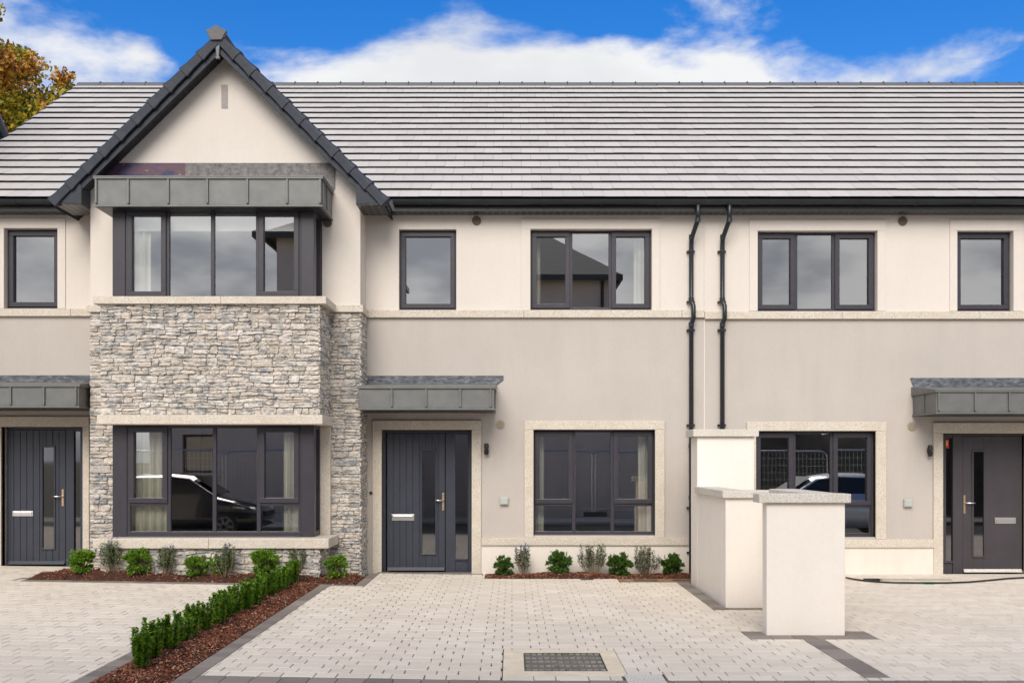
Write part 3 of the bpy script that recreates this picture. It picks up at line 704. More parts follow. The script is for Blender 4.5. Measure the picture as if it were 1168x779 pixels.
# canopies over the doors
zinc_canopy(hm, X(409, -.83), X(563.5, -.83), Z(466.5, -.83), Z(440, -.83), -.83, .0, [X(q, -.83) for q in (447, 486, 525, 559.5)], [-.4], rise=.09, ends='R', name='door_canopy')
lead_strip(hm, [(X(414), Z(439)), (X(566), Z(439)), (X(574), Z(433)), (X(574.3), Z(428.5)), (X(414), Z(428.5))], -.016, lead_m)
zinc_canopy(hl, XL+.1, X(90, -.83), Z(464, -.83), Z(438, -.83), -.83, .0, [X(q, -.83) for q in (-26, 12.5, 50.5, 87)], [-.4], rise=.09, ends='R', name='door_canopy')
lead_strip(hl, [(XL+.1, Z(437)), (XG0-.01, Z(437)), (XG0-.01, Z(428)), (XL+.1, Z(428))], -.016, lead_m)
zinc_canopy(hr, X(1068, -.83), 8.3, Z(471, -.83), Z(444, -.83), -.83, .0, [X(q, -.83) for q in (1070.5, 1112, 1151, 1190, 1229)], [-.42], rise=.09, ends='L', name='door_canopy')
lead_strip(hr, [(X(1042), Z(441.5)), (8.3, Z(441.5)), (8.3, Z(431)), (X(1038), Z(431))], -.016, lead_m)

# ------------------------------------------------------------------ the gabled projection and bay of the middle house
BX0, BX1 = -5.473, -2.567       # bay stonework
BC = -4.025                     # gable centre line
zS0, zS1 = 3.762, 3.861         # upper sill
zl0, zl1 = 2.165, 2.293         # stone head over lower bay window
zs0, zs1 = .521, .654           # lower sill
ztop = 5.062
GAP = 45*math.pi/180; GT = math.tan(R(44.6))
apexZ = 7.32                    # wall apex under the soffit
b = MB()
wy0, wy1 = YG, YG+.22
ix0, ix1 = BX0+.08, BX1-.10     # opening behind the bay
wall_holes(b, XG0, XG1, zS0, 5.262, wy0, wy1, [(ix0, ix1, 3.0, ztop)])
eL = 5.262
b.prism([(XG0, 0, eL), (XG1, 0, eL), (XG1, 0, 5.50), (BC, 0, 7.385), (XG0, 0, 5.50)], (0, wy0, 0), (0, wy1, 0))
b.box(XG0, XG0+.2, wy1, 0, zS0, ZE); b.box(XG1-.2, XG1, wy1, 0, zS0, ZE)
b.build('gable_wall', cream, hm)
b = MB(); wall_holes(b, XG0, XG1, -.3, zS0, wy0+.004, wy1, [(ix0, ix1, .05, 3.0)]); b.box(XG0, XG0+.2, wy1, 0.003, -.3, zS0); b.box(XG1-.2, XG1-.004, wy1, 0.003, -.3, zS0)
b.build('stone_backing', stoneback_m, hm)
b = MB()
stones(b, (XG0, YG+.004, 0), (1, 0, 0), XG1-XG0, -.1, zS0, (0, -1, 0), holes=[(ix0-XG0+.12, ix1-XG0-.10, .2, 3.76)])
stones(b, (XG1-.004, YG-.03, 0), (0, 1, 0), .58, -.1, zS0, (1, 0, 0), dmin=.006, dmax=.03)
b.build('stone_cladding', stone_m, hm, fixn=False)
course(hm, 'string_courses', XG0-.04, BX0-.09, zS0+.0, zS1, YG-.06, YG-.0005, 3); course(hm, 'string_course', BX1+.10, XG1+.045, zS0, zS1, YG-.06, YG-.0005, 3)
b = MB(); b.box(XG1+.0005, XG1+.044, YG+.0005, -.046, zS0+.001, zS1-.001); b.build('string_course', granite, hm, bevel=.004)
bay = bpy.data.objects.new('bay', None); COL.objects.link(bay); bay.parent = hm; bay.location = (BC+1.5, YB1, 0)
# bay: stone base, stone waist, sills
b = MB(); b.box(BX0, BX1, YB1+.004, YG-.001, -.1, zs0+.01); b.box(BX0, BX1, YB1+.004, YG-.001, zl1-.01, zS0+.01); b.build('bay_cores', stoneback_m, bay)
b = MB()
stones(b, (BX0, YB1+.004, 0), (1, 0, 0), BX1-BX0, zl1, zS0, (0, -1, 0)); stones(b, (BX1, YB1-.03, 0), (0, 1, 0), .75, zl1, zS0, (1, 0, 0), dmin=.006, dmax=.03)
stones(b, (BX0, YB1+.004, 0), (1, 0, 0), BX1-BX0, -.05, zs0, (0, -1, 0)); stones(b, (BX1, YB1-.03, 0), (0, 1, 0), .75, -.05, zs0, (1, 0, 0), dmin=.006, dmax=.03)
b.build('stone_cladding', stone_m, bay, fixn=False)
b = MB(); x = X(106, YB1-.06); e = X(372, YB1-.06); mid = (x+e)/2+.15
b.box(x, mid-.001, YB1-.07, YG-.003, zS0, zS1); b.box(mid+.001, e, YB1-.07, YG-.003, zS0, zS1); b.build('upper_sills', granite, bay, bevel=.006)
b = MB(); b.box(-5.50, -2.51, YB1-.07, YG-.06, zl0, zl1); b.build('stone_head', granite, bay, bevel=.012)
b = MB(); b.box(X(106, YB1-.06), -4.02, YB1-.07, YG-.06, zs0, zs1); b.box(-4.018, -2.428, YB1-.07, YG-.06, zs0, zs1); b.build('lower_sills', granite, bay, bevel=.010)
b = MB(); b.box(-2.685, -2.535, YG-.10, YG-.001, zs1+.001, zl0-.001); b.box(-5.50, -5.37, YG-.10, YG-.001, zs1+.001, zl0-.001); b.build('stone_jambs', granite, bay, bevel=.005)
FX0, FX1 = X(128.5, YW), X(358.3, YW)
def bay_window(z0, z1, zt=None, low=False, yback=YG-.10):
    Yf = YW
    l = [FX0, X(143, Yf), X(191, Yf), X(242.5, Yf), X(294, Yf), X(343.5, Yf), FX1]
    if low: l[1] = X(145, Yf); l[2] = X(192.5, Yf); l[3] = X(244.5, Yf); l[4] = X(295, Yf)
    k = ('c', zt) if zt else ('c',)
    cols = [(l[1], l[2], 'c')+((zt,) if zt else ()), (l[2], l[3], 'f'), (l[3], l[4], 'f'), (l[4], l[5], 'c')+((zt,) if zt else ())]
    w = window(hm, l[1], l[5], z0, z1, Yf, cols, sill=.075 if low else .05, name='bay_window', of=.04)
    b = MB(); off = .0
    for (p, q) in ((FX0, l[1]), (l[5], FX1)): b.box(p, q, Yf-.008, Yf+.09, z0, z1)
    # right return: a narrow side light; left return the same
    for sx, si in ((FX1, -1), (FX0, 1)):
        xa, xb = (sx-.07, sx-.001) if si < 0 else (sx+.001, sx+.07)
        b.box(xa, xb, Yf+.0901, Yf+.15, z0+.001, z1-.001); b.box(xa, xb, yback-.05, yback, z0+.001, z1-.001); b.box(xa, xb, Yf+.15, yback-.05, z0+.001, z0+.07); b.box(xa, xb, Yf+.15, yback-.05, z1-.05, z1-.001)
    b.build('corner_posts', frame_m, w, bevel=.005)
    g = MB()
    for xx in (FX1-.035, FX0+.035): g.poly([(xx, Yf+.15, z0+.06), (xx, yback-.04, z0+.06), (xx, yback-.04, z1-.04), (xx, Yf+.15, z1-.04)])
    g.build('side_panes', glass_m, w, fixn=False)
bay_window(zS1+.001, ztop+.02, None, False, YG-.001)
bay_window(zs1+.001, zl0-.001, Z(574.5, YW), True)
# bay floor/ceilings inside
b = MB(); b.box(BX0+.12, BX1-.12, YG+.23, 0.27, -.05, .054); b.box(BX0+.12, BX1-.12, YG+.23, .27, 2.64, 2.87); b.box(XG0+.21, XG1-.21, YG+.23, .27, 5.10, 5.2); b.build('bay_floors', int_wall, hm)
# zinc head box over upper bay window
zinc_canopy(hm, X(108.7, YB1-.04), X(367, YB1-.04), Z(235, YB1-.04), Z(201, YB1-.04), YB1-.04, YG-.0005, [X(q, YB1-.04) for q in (110, 146.6, 192.3, 236.8, 282.5, 327.7, 365.3)], [-1.28, -.98], rise=.02, name='bay_zinc_head', ends='R')
b = MB(); b.box(-5.78, X(376.5, YG), YG-.02, YG-.0007, Z(213, YG), Z(186.5, YG)); b.box(X(376.5, YG), X(382, YG), YG-.024, YG-.0006, Z(216, YG), Z(186.5, YG)); b.build('patina_flashing', patina_m, hm)
# gable vent slot
b = MB(); b.box(X(252.5, YG), X(260, YG), YG-.006, YG-.0005, Z(124, YG), Z(97, YG)); b.build('vent_plaque', simple('plaque_grey', (.34,.315,.30), .9, 0, .12, 20), hm, bevel=.002)

# gable roof: two slopes, verge tiles, barge boards, soffit
YV = -.87
vHalf = 2.315; vTop = 7.56; vc = BC-.005
def gslope(side):
    return Vector((side*math.cos(R(44.6)), 0, -math.sin(R(44.6))))
rb = MB()
for s in (-1, 1):
    dn = gslope(s); up = -dn
    n = 9; gq = .333
    org = Vector((vc, YV+.05, vTop-.05))+dn*(n*gq+.12)
    tiles(rb, org if s > 0 else org, (0, 1, 0), up, 4.5, n, gq, .3)
rb.build('gable_roof_tiles', tile_m, hm, fixn=True)
b = MB(); dn = gslope(1)
for s in (-1, 1):
    dn = gslope(s); a = Vector((vc, 0, vTop-.075)); e = a+dn*3.22
    nn = Vector((-dn.z*s*0, 0, 0)); th = Vector((0, 0, -.05))
    b.prism([a, e, e+th, a+th], (0, YV+.09, 0), (0, 4.4, 0))
b.build('gable_roof_deck', under_m, hm)
# barge boards
b = MB()
for s in (-1, 1):
    dn = gslope(s); pn = Vector((s*math.sin(R(44.6)), 0, math.cos(R(44.6))))
    a = Vector((vc, 0, vTop-.10-.075)); a.z = vTop-.17
    p0 = Vector((vc, 0, vTop-.115)); p1 = p0+dn*2.62
    for (o0, o1, yy0, yy1) in ((-.118, -.05, YV+.03, YV+.055), (-.05, .03, YV+.045, YV+.07)):
        c0 = p0+Vector((0, 0, o0/math.cos(R(44.6)))); c1 = p0+Vector((0, 0, o1/math.cos(R(44.6))))
        d0 = c0+dn*2.95; d1 = c1+dn*3.12
        b.prism([c0, d0, d1, c1], (0, yy0+(.0005 if s > 0 else 0), 0), (0, yy1, 0))
b.build('barge_boards', verge_m, hm, bevel=.004)
# gable soffit boards: between barge and wall, ribbed
b = MB()
for s in (-1, 1):
    dn = gslope(s); o0 = -.095/math.cos(R(44.6)); p0 = Vector((vc, 0, vTop-.115+o0+.02))
    i = 0; L0 = .0
    while L0 < 2.95:
        L1 = min(L0+.138, 2.95); q0 = p0+dn*L0; q1 = p0+dn*L1; hgt = Vector((0, 0, .012))
        b.prism([q0, q1, q1+hgt, q0+hgt], (0, YV+.0555, 0), (0, YG-.0005, 0)); L0 += .149
b.build('gable_soffit', simple('soffit_black', (.012,.012,.013), .5), hm)
b = MB()
for s in (-1, 1):
    dn = gslope(s); p0 = Vector((vc, 0, vTop-.115-.095/math.cos(R(44.6))+.032))
    q1 = p0+dn*2.95; hgt = Vector((0, 0, .006)); b.prism([p0, q1, q1+hgt, p0+hgt], (0, YV+.0555, 0), (0, YG-.0005, 0))
b.build('soffit_grooves', simple('soffit_grey', (.22,.20,.18), .6), hm)
# verge tiles: overlapping curved caps
b = MB()
RL = 3.22; NV = 10; g = RL/NV
for s in (-1, 1):
    dn = gslope(s); pn = Vector((s*math.sin(R(44.6)), 0, math.cos(R(44.6))))
    top = Vector((vc, 0, vTop))
    for i in range(NV):
        a0 = .06+i*g*.985; a1 = a0+g+.035; li0, li1 = .0, .028     # lower end stands proud
        P = lambda al, off, y: top+dn*al+pn*off+Vector((0, y, 0))
        k = len(b.v); ring = []
        for (al, li) in ((a0, 0.0), (a1-.12, .006), (a1, .026)):
            cur = []
            for (off, y) in ((-.125-li*.8, YV), (-.118-li*.7, YV-.020-li*.4), (-.03, YV-.028-li*.5), (-.004+li*.5, YV-.016-li*.4), (.010+li, YV+.006), (.010+li, YV+.13), (-.02, YV+.13)):
                cur.append(len(b.v)); b.v.append(tuple(P(al, off, y)))
            ring.append(cur)
        for r0, r1 in zip(ring, ring[1:]):
            for q in range(7):
                b.f.append((r0[q], r0[(q+1) % 7], r1[(q+1) % 7], r1[q]))
        b.f.append(tuple(ring[0])); b.f.append(tuple(reversed(ring[-1])))
b.build('verge_tiles', verge_m, hm, bevel=.004)
# apex cap and clip
def hexcap():
    b = MB(); cx, cz = X(248, YV), Z(39, YV); s = 14.06/1168
    pts = [(-12.5, 3.2), (-.5, 9.5), (11.5, 3.2), (5.8, -7.2), (-6.5, -7.6)]
    b.prism([(cx+p*s, 0, cz+(q-1)*s) for p, q in pts], (0, YV-.055, 0), (0, YV+.02, 0))
    b.prism([(cx+p*s, 0, cz+(q-1)*s) for p, q in [(-11, 2.0), (-.5, 7.5), (10, 2.0), (9, 1), (-.5, 6), (-10, 1)]], (0, YV+.02, 0), (0, 4.2, 0))
    b.build('ridge_end_cap', cap_m, hm, bevel=.012)
    b = MB(); b.prism([(X(245.3, YV), 0, Z(48, YV)), (X(251.2, YV), 0, Z(48, YV)), (X(249.6, YV), 0, Z(66, YV)), (X(247.2, YV), 0, Z(66, YV))], (0, YV-.01, 0), (0, YV+.035, 0)); b.box(X(246.2, YV), X(250.8, YV), YV-.015, YV+.02, Z(67.5, YV), Z(64.8, YV)); b.build('barge_clip', simple('clip_grey', (.10,.11,.13), .4), hm, bevel=.003)
hexcap()
# eaves boxes at the feet of the gable
for s in (-1, 1):
    b = MB(); f = lambda px: px if s > 0 else 2*250.0-px
    yv = YV+.012
    pts = [(406, 213), (406, 233), (433, 231.5), (441, 225.5), (410, 205)]
    xs = [X(f(p), YV) for p, q in pts]; zs = [Z(q, YV) for p, q in pts]
    if s < 0: xs = [2*vc-X(p, YV) for p, q in pts]
    b.prism([(x_, 0, z_) for x_, z_ in zip(xs, zs)], (0, yv, 0), (0, -.24, 0)); b.build('eaves_box', verge_m, hm, bevel=.004)
# ------------------------------------------------------------------ main roofs
def under_gable(p):       # True where the main tile is NOT under the gable roof
    top = vTop-.06-abs(p.x-vc)*GT
    return not (p.z < top-.02)
def roof(h, x0, x1, clip=None, vergeL=False):
    b = MB(); kx = XP-math.ceil((XP-x0)/.295+1)*.295 if x0 > -8 else x0
    def cl2(p): return (x0 <= -8 or p.x > x0+.01) and p.x < x1+.01 and (clip is None or clip(p))
    tiles(b, (kx, RY0, RZ0), (1, 0, 0), (0, math.cos(PITCH), math.sin(PITCH)), x1-kx+.3, NR, GA, .295, .024, cl2)
    b.build('roof_tiles', tile_m, h)
    b = MB()
    def deck(xa, xb):
        b.prism([(0, RY0+.05, RZ0-.01), (0, ridgeY, ridgeZ-.04), (0, 2*ridgeY-RY0, RZ0-.01), (0, 2*ridgeY-RY0, RZ0-.08), (0, ridgeY, ridgeZ-.12), (0, RY0+.05, RZ0-.07)], (xa, 0, 0), (xb, 0, 0))
    if clip:
        deck(x0, XG0+.3); deck(XG1-.3, x1)
        b.prism([(0, 2.7, RZ0-.01+(2.7-RY0-.05)*TP), (0, ridgeY, ridgeZ-.04), (0, 2*ridgeY-RY0, RZ0-.01), (0, 2*ridgeY-RY0, RZ0-.08), (0, ridgeY, ridgeZ-.12)], (XG0+.3, 0, 0), (XG1-.3, 0, 0))
    else: deck(x0, x1)
    b.build('roof_deck', under_m, h)
    b = MB(); x = x0
    while x < x1-.01:
        e = min(x1, x+.44)
        b.prism([(0, ridgeY-.13, ridgeZ-.055), (0, ridgeY-.10, ridgeZ+.0), (0, ridgeY-.04, ridgeZ+.038), (0, ridgeY+.04, ridgeZ+.038), (0, ridgeY+.10, ridgeZ), (0, ridgeY+.13, ridgeZ-.055)], (x+.003, 0, 0), (e-.003, 0, 0))
        x = e
    rt = b.build('ridge_tiles', simple('ridge_grey', (.10,.10,.105), .5) if 'ridge_grey' not in MATS else MATS['ridge_grey'], h, bevel=.004)
    b = MB(); x = x0+.44
    while x < x1: b.box(x-.012, x+.012, ridgeY-.06, ridgeY+.06, ridgeZ+.036, ridgeZ+.052); x += .44
    b.build('ridge_clips', MATS['ridge_grey'], rt)
roof(hl, XL, XG0-.05); roof(hm, XG0-.045, XP-.002, under_gable); roof(hr, XP+.002, XR)
# eaves: fascia, soffit, gutter with brackets
def eaves(h, x0, x1):
    b = MB(); b.box(x0, x1, -.235, -.215, 5.262, 5.43); b.build('fascia', fascia_m, h)
    b = MB(); b.box(x0, x1, -.2145, -.0005, 5.262, 5.275); b.build('soffit', soffit_m, h)
    g = MB(); r = .062; cy, cz = -.302, 5.405; n = 8; prof = []
    for i in range(n+1):
        a = math.pi+math.pi*i/n; prof.append((0, cy+r*math.cos(a), cz+r*1.15*math.sin(a)))
    for i in range(n+1):
        a = 2*math.pi-math.pi*i/n; prof.append((0, cy+(r-.005)*math.cos(a), cz+(r-.005)*1.15*math.sin(a)))
    g.prism(prof, (x0, 0, 0), (x1, 0, 0)); gt = g.build('gutter', gutter_m, h)
    k = MB(); x = x0+.5; q = [(0, cy+(r+.008)*math.cos(math.pi+math.pi*i/n), cz+(r+.008)*1.15*math.sin(math.pi+math.pi*i/n)) for i in range(n+1)]
    q2 = [(0, cy+(r+.001)*math.cos(2*math.pi-math.pi*i/n), cz+(r+.001)*1.15*math.sin(2*math.pi-math.pi*i/n)) for i in range(n+1)]
    while x < x1-.1: k.prism(q+q2, (x, 0, 0), (x+.022, 0, 0)); x += .82
    k.build('brackets', gutter_m, gt)
eaves(hl, XL, XG0-.42+.0); eaves(hm, XG1+.43, XP-.001); eaves(hr, XP+.001, XR)
# soffit return left of the gable side
b = MB(); b.box(XG0-.42, XG0-.001, -.235, -.0005, 5.262, 5.43); b.build('eaves_return', fascia_m, hm); b = MB(); b.box(XG1+.001, XG1+.43, -.235, -.0005, 5.262, 5.43); b.build('eaves_return', fascia_m, hm)
b = MB()
for xx in (XG0-.39, XG1): b.box(xx, xx+.39, YG-.3, -.236, 5.20, 5.26)
b.build('eaves_soffits', soffit_m, hm)
# left verge of the end roof
b = MB(); b.prism([(0, RY0, RZ0+.02), (0, ridgeY, ridgeZ+.02), (0, ridgeY, ridgeZ-.14), (0, RY0, RZ0-.14)], (XL-.03, 0, 0), (XL-.001, 0, 0)); b.build('verge_board', verge_m, hl)
b = MB(); b.prism([(0, 0, ZE), (0, ridgeY, ridgeZ-.13), (0, 9.85, ZE)], (XL, 0, 0), (XL+.2, 0, 0)); b.build('end_gable', cream, hl)
b = MB(); b.prism([(0, 0, ZE), (0, ridgeY, ridgeZ-.13), (0, 9.85, ZE)], (XR-.2, 0, 0), (XR, 0, 0)); b.build('end_gable', cream, hr)
# downpipes
def downpipe(h, px, z0):
    x = X(px, -.09); b = MB(); x2 = x+.0; q = x+.048; q2 = X(px-4, -.09)
    zs_ = Z(364)
    pts = [(q, -.30, 5.38), (q, -.29, 5.20), (q, -.27, 5.12), (x-.01, -.10, 4.90), (x-.01, -.075, 4.80), (x-.01, -.075, Z(345)), (x+.015, -.11, Z(350)), (x+.015, -.12, Z(364)), (x-.01, -.075, Z(371)), (x-.01, -.075, z0)]
    b.tube(pts, .034, 14); p = b.build('downpipe', gutter_m, h, smooth=True)
    k = MB()
    for zz in (4.92, 5.12, 5.32, Z(343), Z(371), 1.9, 1.15):
        xx = q if zz > 5.1 else x-.01; yy = -.28 if zz > 5.1 else -.075
        if zz in (4.92,): yy = -.10
        k.tube([(xx, yy, zz-.03), (xx, yy, zz+.03)], .040, 14)
    for zz in (4.72, 3.99, 3.58, 2.2, 1.0, .35):
        if zz < z0: continue
        k.box(x-.07, x+.05, -.05, -.001, zz-.012, zz+.012); k.tube([(x-.01, -.075, zz-.012), (x-.01, -.075, zz+.012)], .042, 12)
    k.build('pipe_brackets', gutter_m, p)
downpipe(hm, 789.5, .05); downpipe(hr, 825, .05)
# small fittings that are part of the walls
def round_vent(h, px, py, Y, r, mat):
    b = MB(); x, z = X(px, Y), Z(py, Y); b.tube([(x, Y-.014, z), (x, Y+.0, z)], r, 24)
    v = b.build('wall_vent', mat, h); k = MB()
    n = 6
    for i in range(n):
        zz = z-r*.75+i*r*1.5/(n-1); w = math.sqrt(max(0, (r*.85)**2-(zz-z)**2)); k.box(x-w, x+w, Y-.020, Y-.0145, zz-.0035, zz+.0035)
    k.build('louvres', mat, v)
round_vent(hm, 373.5, 254.5, YG-.001, .062, vent_m); round_vent(hm, 543.5, 252, -.001, .066, vent_m); round_vent(hr, 1029.5, 252.5, -.001, .066, vent_m)
round_vent(hm, 571, 484, .003, .063, vent_b); round_vent(hr, 1040, 486, .003, .063, vent_b)
b = MB(); b.tube([(X(423), -.012, Z(562)), (X(423), .004, Z(562))], .022, 16); b.build('doorbell', black_m, hm)

# wall lamps and sensor boxes
def wall_lamp(px, py, label):
    x, z = X(px), Z(py)
    t = thing('wall_lamp', (x, .003, z), label, 'wall lamp', 'black wall lamps beside the doors')
    b = MB(); b.box(x-.022, x+.022, -.03, .003, z-.035, z+.035); b.build('backplate', black_m, t, bevel=.004)
    b = MB(); b.tube([(x, -.062, z-.082), (x, -.062, z-.02), (x, -.062, z-.0199), (x, -.062, z+.0199), (x, -.062, z+.02), (x, -.062, z+.082)], [.030, .038, .028, .028, .038, .030], 18); b.build('lamp_body', black_m, t)
    b = MB(); b.tube([(x, -.062, z-.086), (x, -.062, z-.0825)], .022, 16); b.tube([(x, -.062, z+.0825), (x, -.062, z+.086)], .022, 16); b.build('lenses', simple('lens', (.3,.3,.28), .2) if 'lens' not in MATS else MATS['lens'], t)
wall_lamp(555, 512, 'small black up-down wall lamp right of the navy plank door'); wall_lamp(1059, 514, 'small black up-down wall lamp left of the smooth plum door')
def sensor(px, py, label):
    x, z = X(px), Z(py); t = thing('junction_box', (x, .003, z), label, 'junction box', 'grey boxes on the lower wall')
    b = MB(); b.box(x-.062, x+.062, -.05, .003, z-.058, z+.058); b.build('box', greybox, t, bevel=.012)
    b = MB(); b.box(x-.05, x+.05, -.056, -.0505, z-.046, z+.046); b.build('lid', greybox, t, bevel=.003)
sensor(575, 571, 'small pale grey square box on the wall between navy door and window'); sensor(1035, 573.5, 'small pale grey square box on the wall left of the plum door')

# curtains: folded cloth hung inside
def curtain(px0, px1, Yc, z0, z1, label, mat=curtain_m, depth=.05, folds=None, Yref=None):
    yr = Yc if Yref is None else Yref
    x0, x1 = X(px0, Yc), X(px1, Yc)
    b = MB(); n = max(8, int((x1-x0)/.012)); pts = []
    for i in range(n+1):
        f = i/n; x = x0+(x1-x0)*f; y = Yc+depth*.5*math.sin(f*(x1-x0)/.11*2*math.pi)+.01*math.sin(f*23)
        pts.append((x, y))
    for (p, q) in zip(pts, pts[1:]):
        k = len(b.v); b.v += [(p[0], p[1], z0), (q[0], q[1], z0), (q[0], q[1], z1), (p[0], p[1], z1)]; b.f.append((k, k+1, k+2, k+3))
    o = b.build('curtain', mat, None, fixn=False); m_ = o.modifiers.new('thick', 'SOLIDIFY'); m_.thickness = .004
    tag(o, label, 'curtain', 'curtains behind the windows')
cy = -.93
curtain(140, 190, cy, .60, 2.5, 'cream curtain in the left corner of the ground floor bay window')
curtain(324, 350, cy, .60, 2.5, 'cream curtain in the right corner of the ground floor bay window')
curtain(140, 172, cy, 3.9, 5.09, 'pale curtain in the left corner of the upper bay window')
curtain(336, 345, cy, 3.9, 5.09, 'pale curtain in the right corner of the upper bay window')
curtain(723, 742, .36, 3.0, 5.0, 'cream curtain at the right of the three-light upper window beside the downpipes')
curtain(604, 616, .36, 3.0, 5.0, 'thin cream curtain at the left of the three-light upper window beside the downpipes')
curtain(728, 745, .36, .2, 2.35, 'cream curtain at the right of the ground floor window above the planted bed')
curtain(608, 620, .36, .2, 2.35, 'cream curtain at the left of the ground floor window above the planted bed')
b = MB(); b.box(X(150, -.6), X(345, -.6), -.985, -.975, Z(262, -.98), 5.09); b.box(X(150, -.6), X(345, -.6), -.995, -.965, Z(264, -.98), Z(262, -.98))
tag(b.build('roller_blind', blind_m), 'pale roller blind at the top of the upper bay window', 'blind')

# ------------------------------------------------------------------ dividing wall between the drives
dw = thing('dividing_wall', (2.79, -2.8, 0), 'stepped white rendered screen wall with granite copings between the two drives', 'wall')
WX0, WX1 = 2.42, 3.165
yT0, yT1 = -1.55, -1.08; yF = -3.32; yP0, yP1 = -5.20, -5.03
zT, zL, zP = 2.0, 1.265, 1.29
b = MB(); b.box(WX0, WX1, yT0, yT1, -.05, zT); b.box(2.70, 2.88, yT1+.001, -.03, -.05, zT-.01); b.build('panels', pier_m, dw, bevel=.008)
b = MB(); b.box(WX0-.06, WX1+.05, yT0-.05, yT1+.06, zT, zT+.095); b.box(2.66, 2.92, yT1+.061, -.03, zT-.005, zT+.085); b.build('copings', granite2, dw, bevel=.006)
b = MB(); b.box(WX0+.002, WX0+.2, yF+.2, yT0-.001, -.05, zL); b.box(WX0+.002, WX1, yF, yF+.2, -.05, zL); b.build('panels', pier_m, dw, bevel=.008)
b = MB(); b.box(WX0-.04, WX0+.24, yF+.2501, yT0-.001, zL, zL+.085); b.box(WX0-.04, WX1+.04, yF-.04, yF+.25, zL, zL+.085); b.build('copings', granite2, dw, bevel=.006)
b = MB(); b.box(WX0, WX1, yP0, yP1, -.05, zP); b.box(WX1-.19, WX1-.001, yP1+.001, yF-.001, -.05, zP-.01); b.build('panels', pier_m, dw, bevel=.008)
b = MB(); b.box(WX0-.08, WX1+.045, yP0-.04, yP1+.05, zP, zP+.085); b.box(WX1-.26, WX1+.04, yP1+.051, yF-.041, zP, zP+.08); b.build('copings', granite2, dw, bevel=.006)

# ------------------------------------------------------------------ covers, gratings, cable, bits on the drive
zc = PZ
def flat(name, x0, x1, y0, y1, z0, z1, mat, parent=None, bevel=.003):
    b = MB(); b.box(x0, x1, y0, y1, z0, z1); return b.build(name, mat, parent, bevel=bevel)
t = thing('manhole_cover', ((C1[0]+C1[1])/2, (C1[2]+C1[3])/2, zc), 'ribbed metal manhole cover in a cream concrete surround on the drive', 'manhole cover')
cx0, cx1, cya, cyb = X(598, -7.0), X(690, -7.0), gy(765), gy(744.5)
cx0, cx1 = .10, .755
b = MB(); b.box(C1[0]+.004, C1[1]-.004, C1[2]+.004, cya-.002, -.02, zc+.001); b.box(C1[0]+.004, C1[1]-.004, cyb+.002, C1[3]-.004, -.02, zc+.001); b.box(C1[0]+.004, cx0-.002, cya-.002, cyb+.002, -.02, zc+.001); b.box(cx1+.002, C1[1]-.004, cya-.002, cyb+.002, -.02, zc+.001)
b.build('surround', conc_m, t)
b = MB(); b.box(cx0, cx1, cya, cyb, -.02, zc-.006); b.build('plate', simple('worn_cover', (.17,.155,.13), .7, .2, .3, 8), t); b = MB()
n = 12
for i in range(n):
    xx = cx0+.03+(cx1-cx0-.06)*i/(n-1)
    for j in range(5):
        yy = cya+.045+(cyb-cya-.09)*j/4; b.box(xx-.019, xx+.019, yy-.023, yy+.023, zc-.0065, zc+.001)
b.build('raised_tread', cover_m, t)
b = MB(); b.box(cx0+.0, cx0+.012, cya, cyb, zc-.003, zc+.002); b.box(cx1-.012, cx1, cya, cyb, zc-.003, zc+.002); b.box(cx0+.013, cx1-.013, cya, cya+.012, zc-.003, zc+.002); b.box(cx0+.013, cx1-.013, cyb-.012, cyb, zc-.003, zc+.002)
b.box(.42, .46, cya+.03, cya+.055, zc, zc+.003); b.box(.42, .46, cyb-.055, cyb-.03, zc, zc+.003); b.build('rim', grate_m, t)
t = thing('stopcock_cover', ((C2[0]+C2[1])/2, (C2[2]+C2[3])/2, zc), 'small square grey concrete cover at the front edge of the drive', 'drain cover')
b = MB(); b.box(C2[0]+.02, C2[1]-.02, YB+.006, C2[3]-.008, -.02, zc+.0015); b.build('lid', granite2, t, bevel=.003)
b = MB(); b.box(C2[0]+.002, C2[1]-.002, YB+.002, C2[3]-.002, -.02, zc-.004); b.build('rim', grate_m, t)
b = MB(); x = BS[0]
while x < BS[1]-.02: b.box(x+.002, min(x+.24, BS[1])-.002, BS[2]+.002, BS[3]-.002, -.02, zc+.001); x += .24
o = b.build('brown_paving_strip', brownc_m); o['kind'] = 'structure'
def grating(px0, px1, y, label, w=.13):
    x0, x1 = X(px0, y), X(px1, y); t = thing('drain_grating', ((x0+x1)/2, y, zc), label, 'drain grating', 'drain gratings by the wall')
    b = MB(); b.box(x0, x1, y-w/2, y-w/2+.012, zc, zc+.006); b.box(x0, x1, y+w/2-.012, y+w/2, zc, zc+.006); b.box(x0, x0+.012, y-w/2+.012, y+w/2-.012, zc, zc+.006); b.box(x1-.012, x1, y-w/2+.012, y+w/2-.012, zc, zc+.006); b.build('frame', grate_m, t)
    b = MB(); n = max(6, int((x1-x0)/.03))
    for i in range(1, n): xx = x0+(x1-x0)*i/n; b.box(xx-.006, xx+.006, y-w/2+.0125, y+w/2-.0125, zc+.0015, zc+.005)
    b.build('bars', grate_m, t)
grating(723, 750, -.82, 'slotted dark drain grating in the brown strip nearer the middle of the drive', .16); grating(768, 796, -.82, 'slotted dark drain grating in the brown strip nearest the screen wall', .16)
grating(662, 677, -.72, 'small black drain grating in the cream pavers by the planted bed', .07)
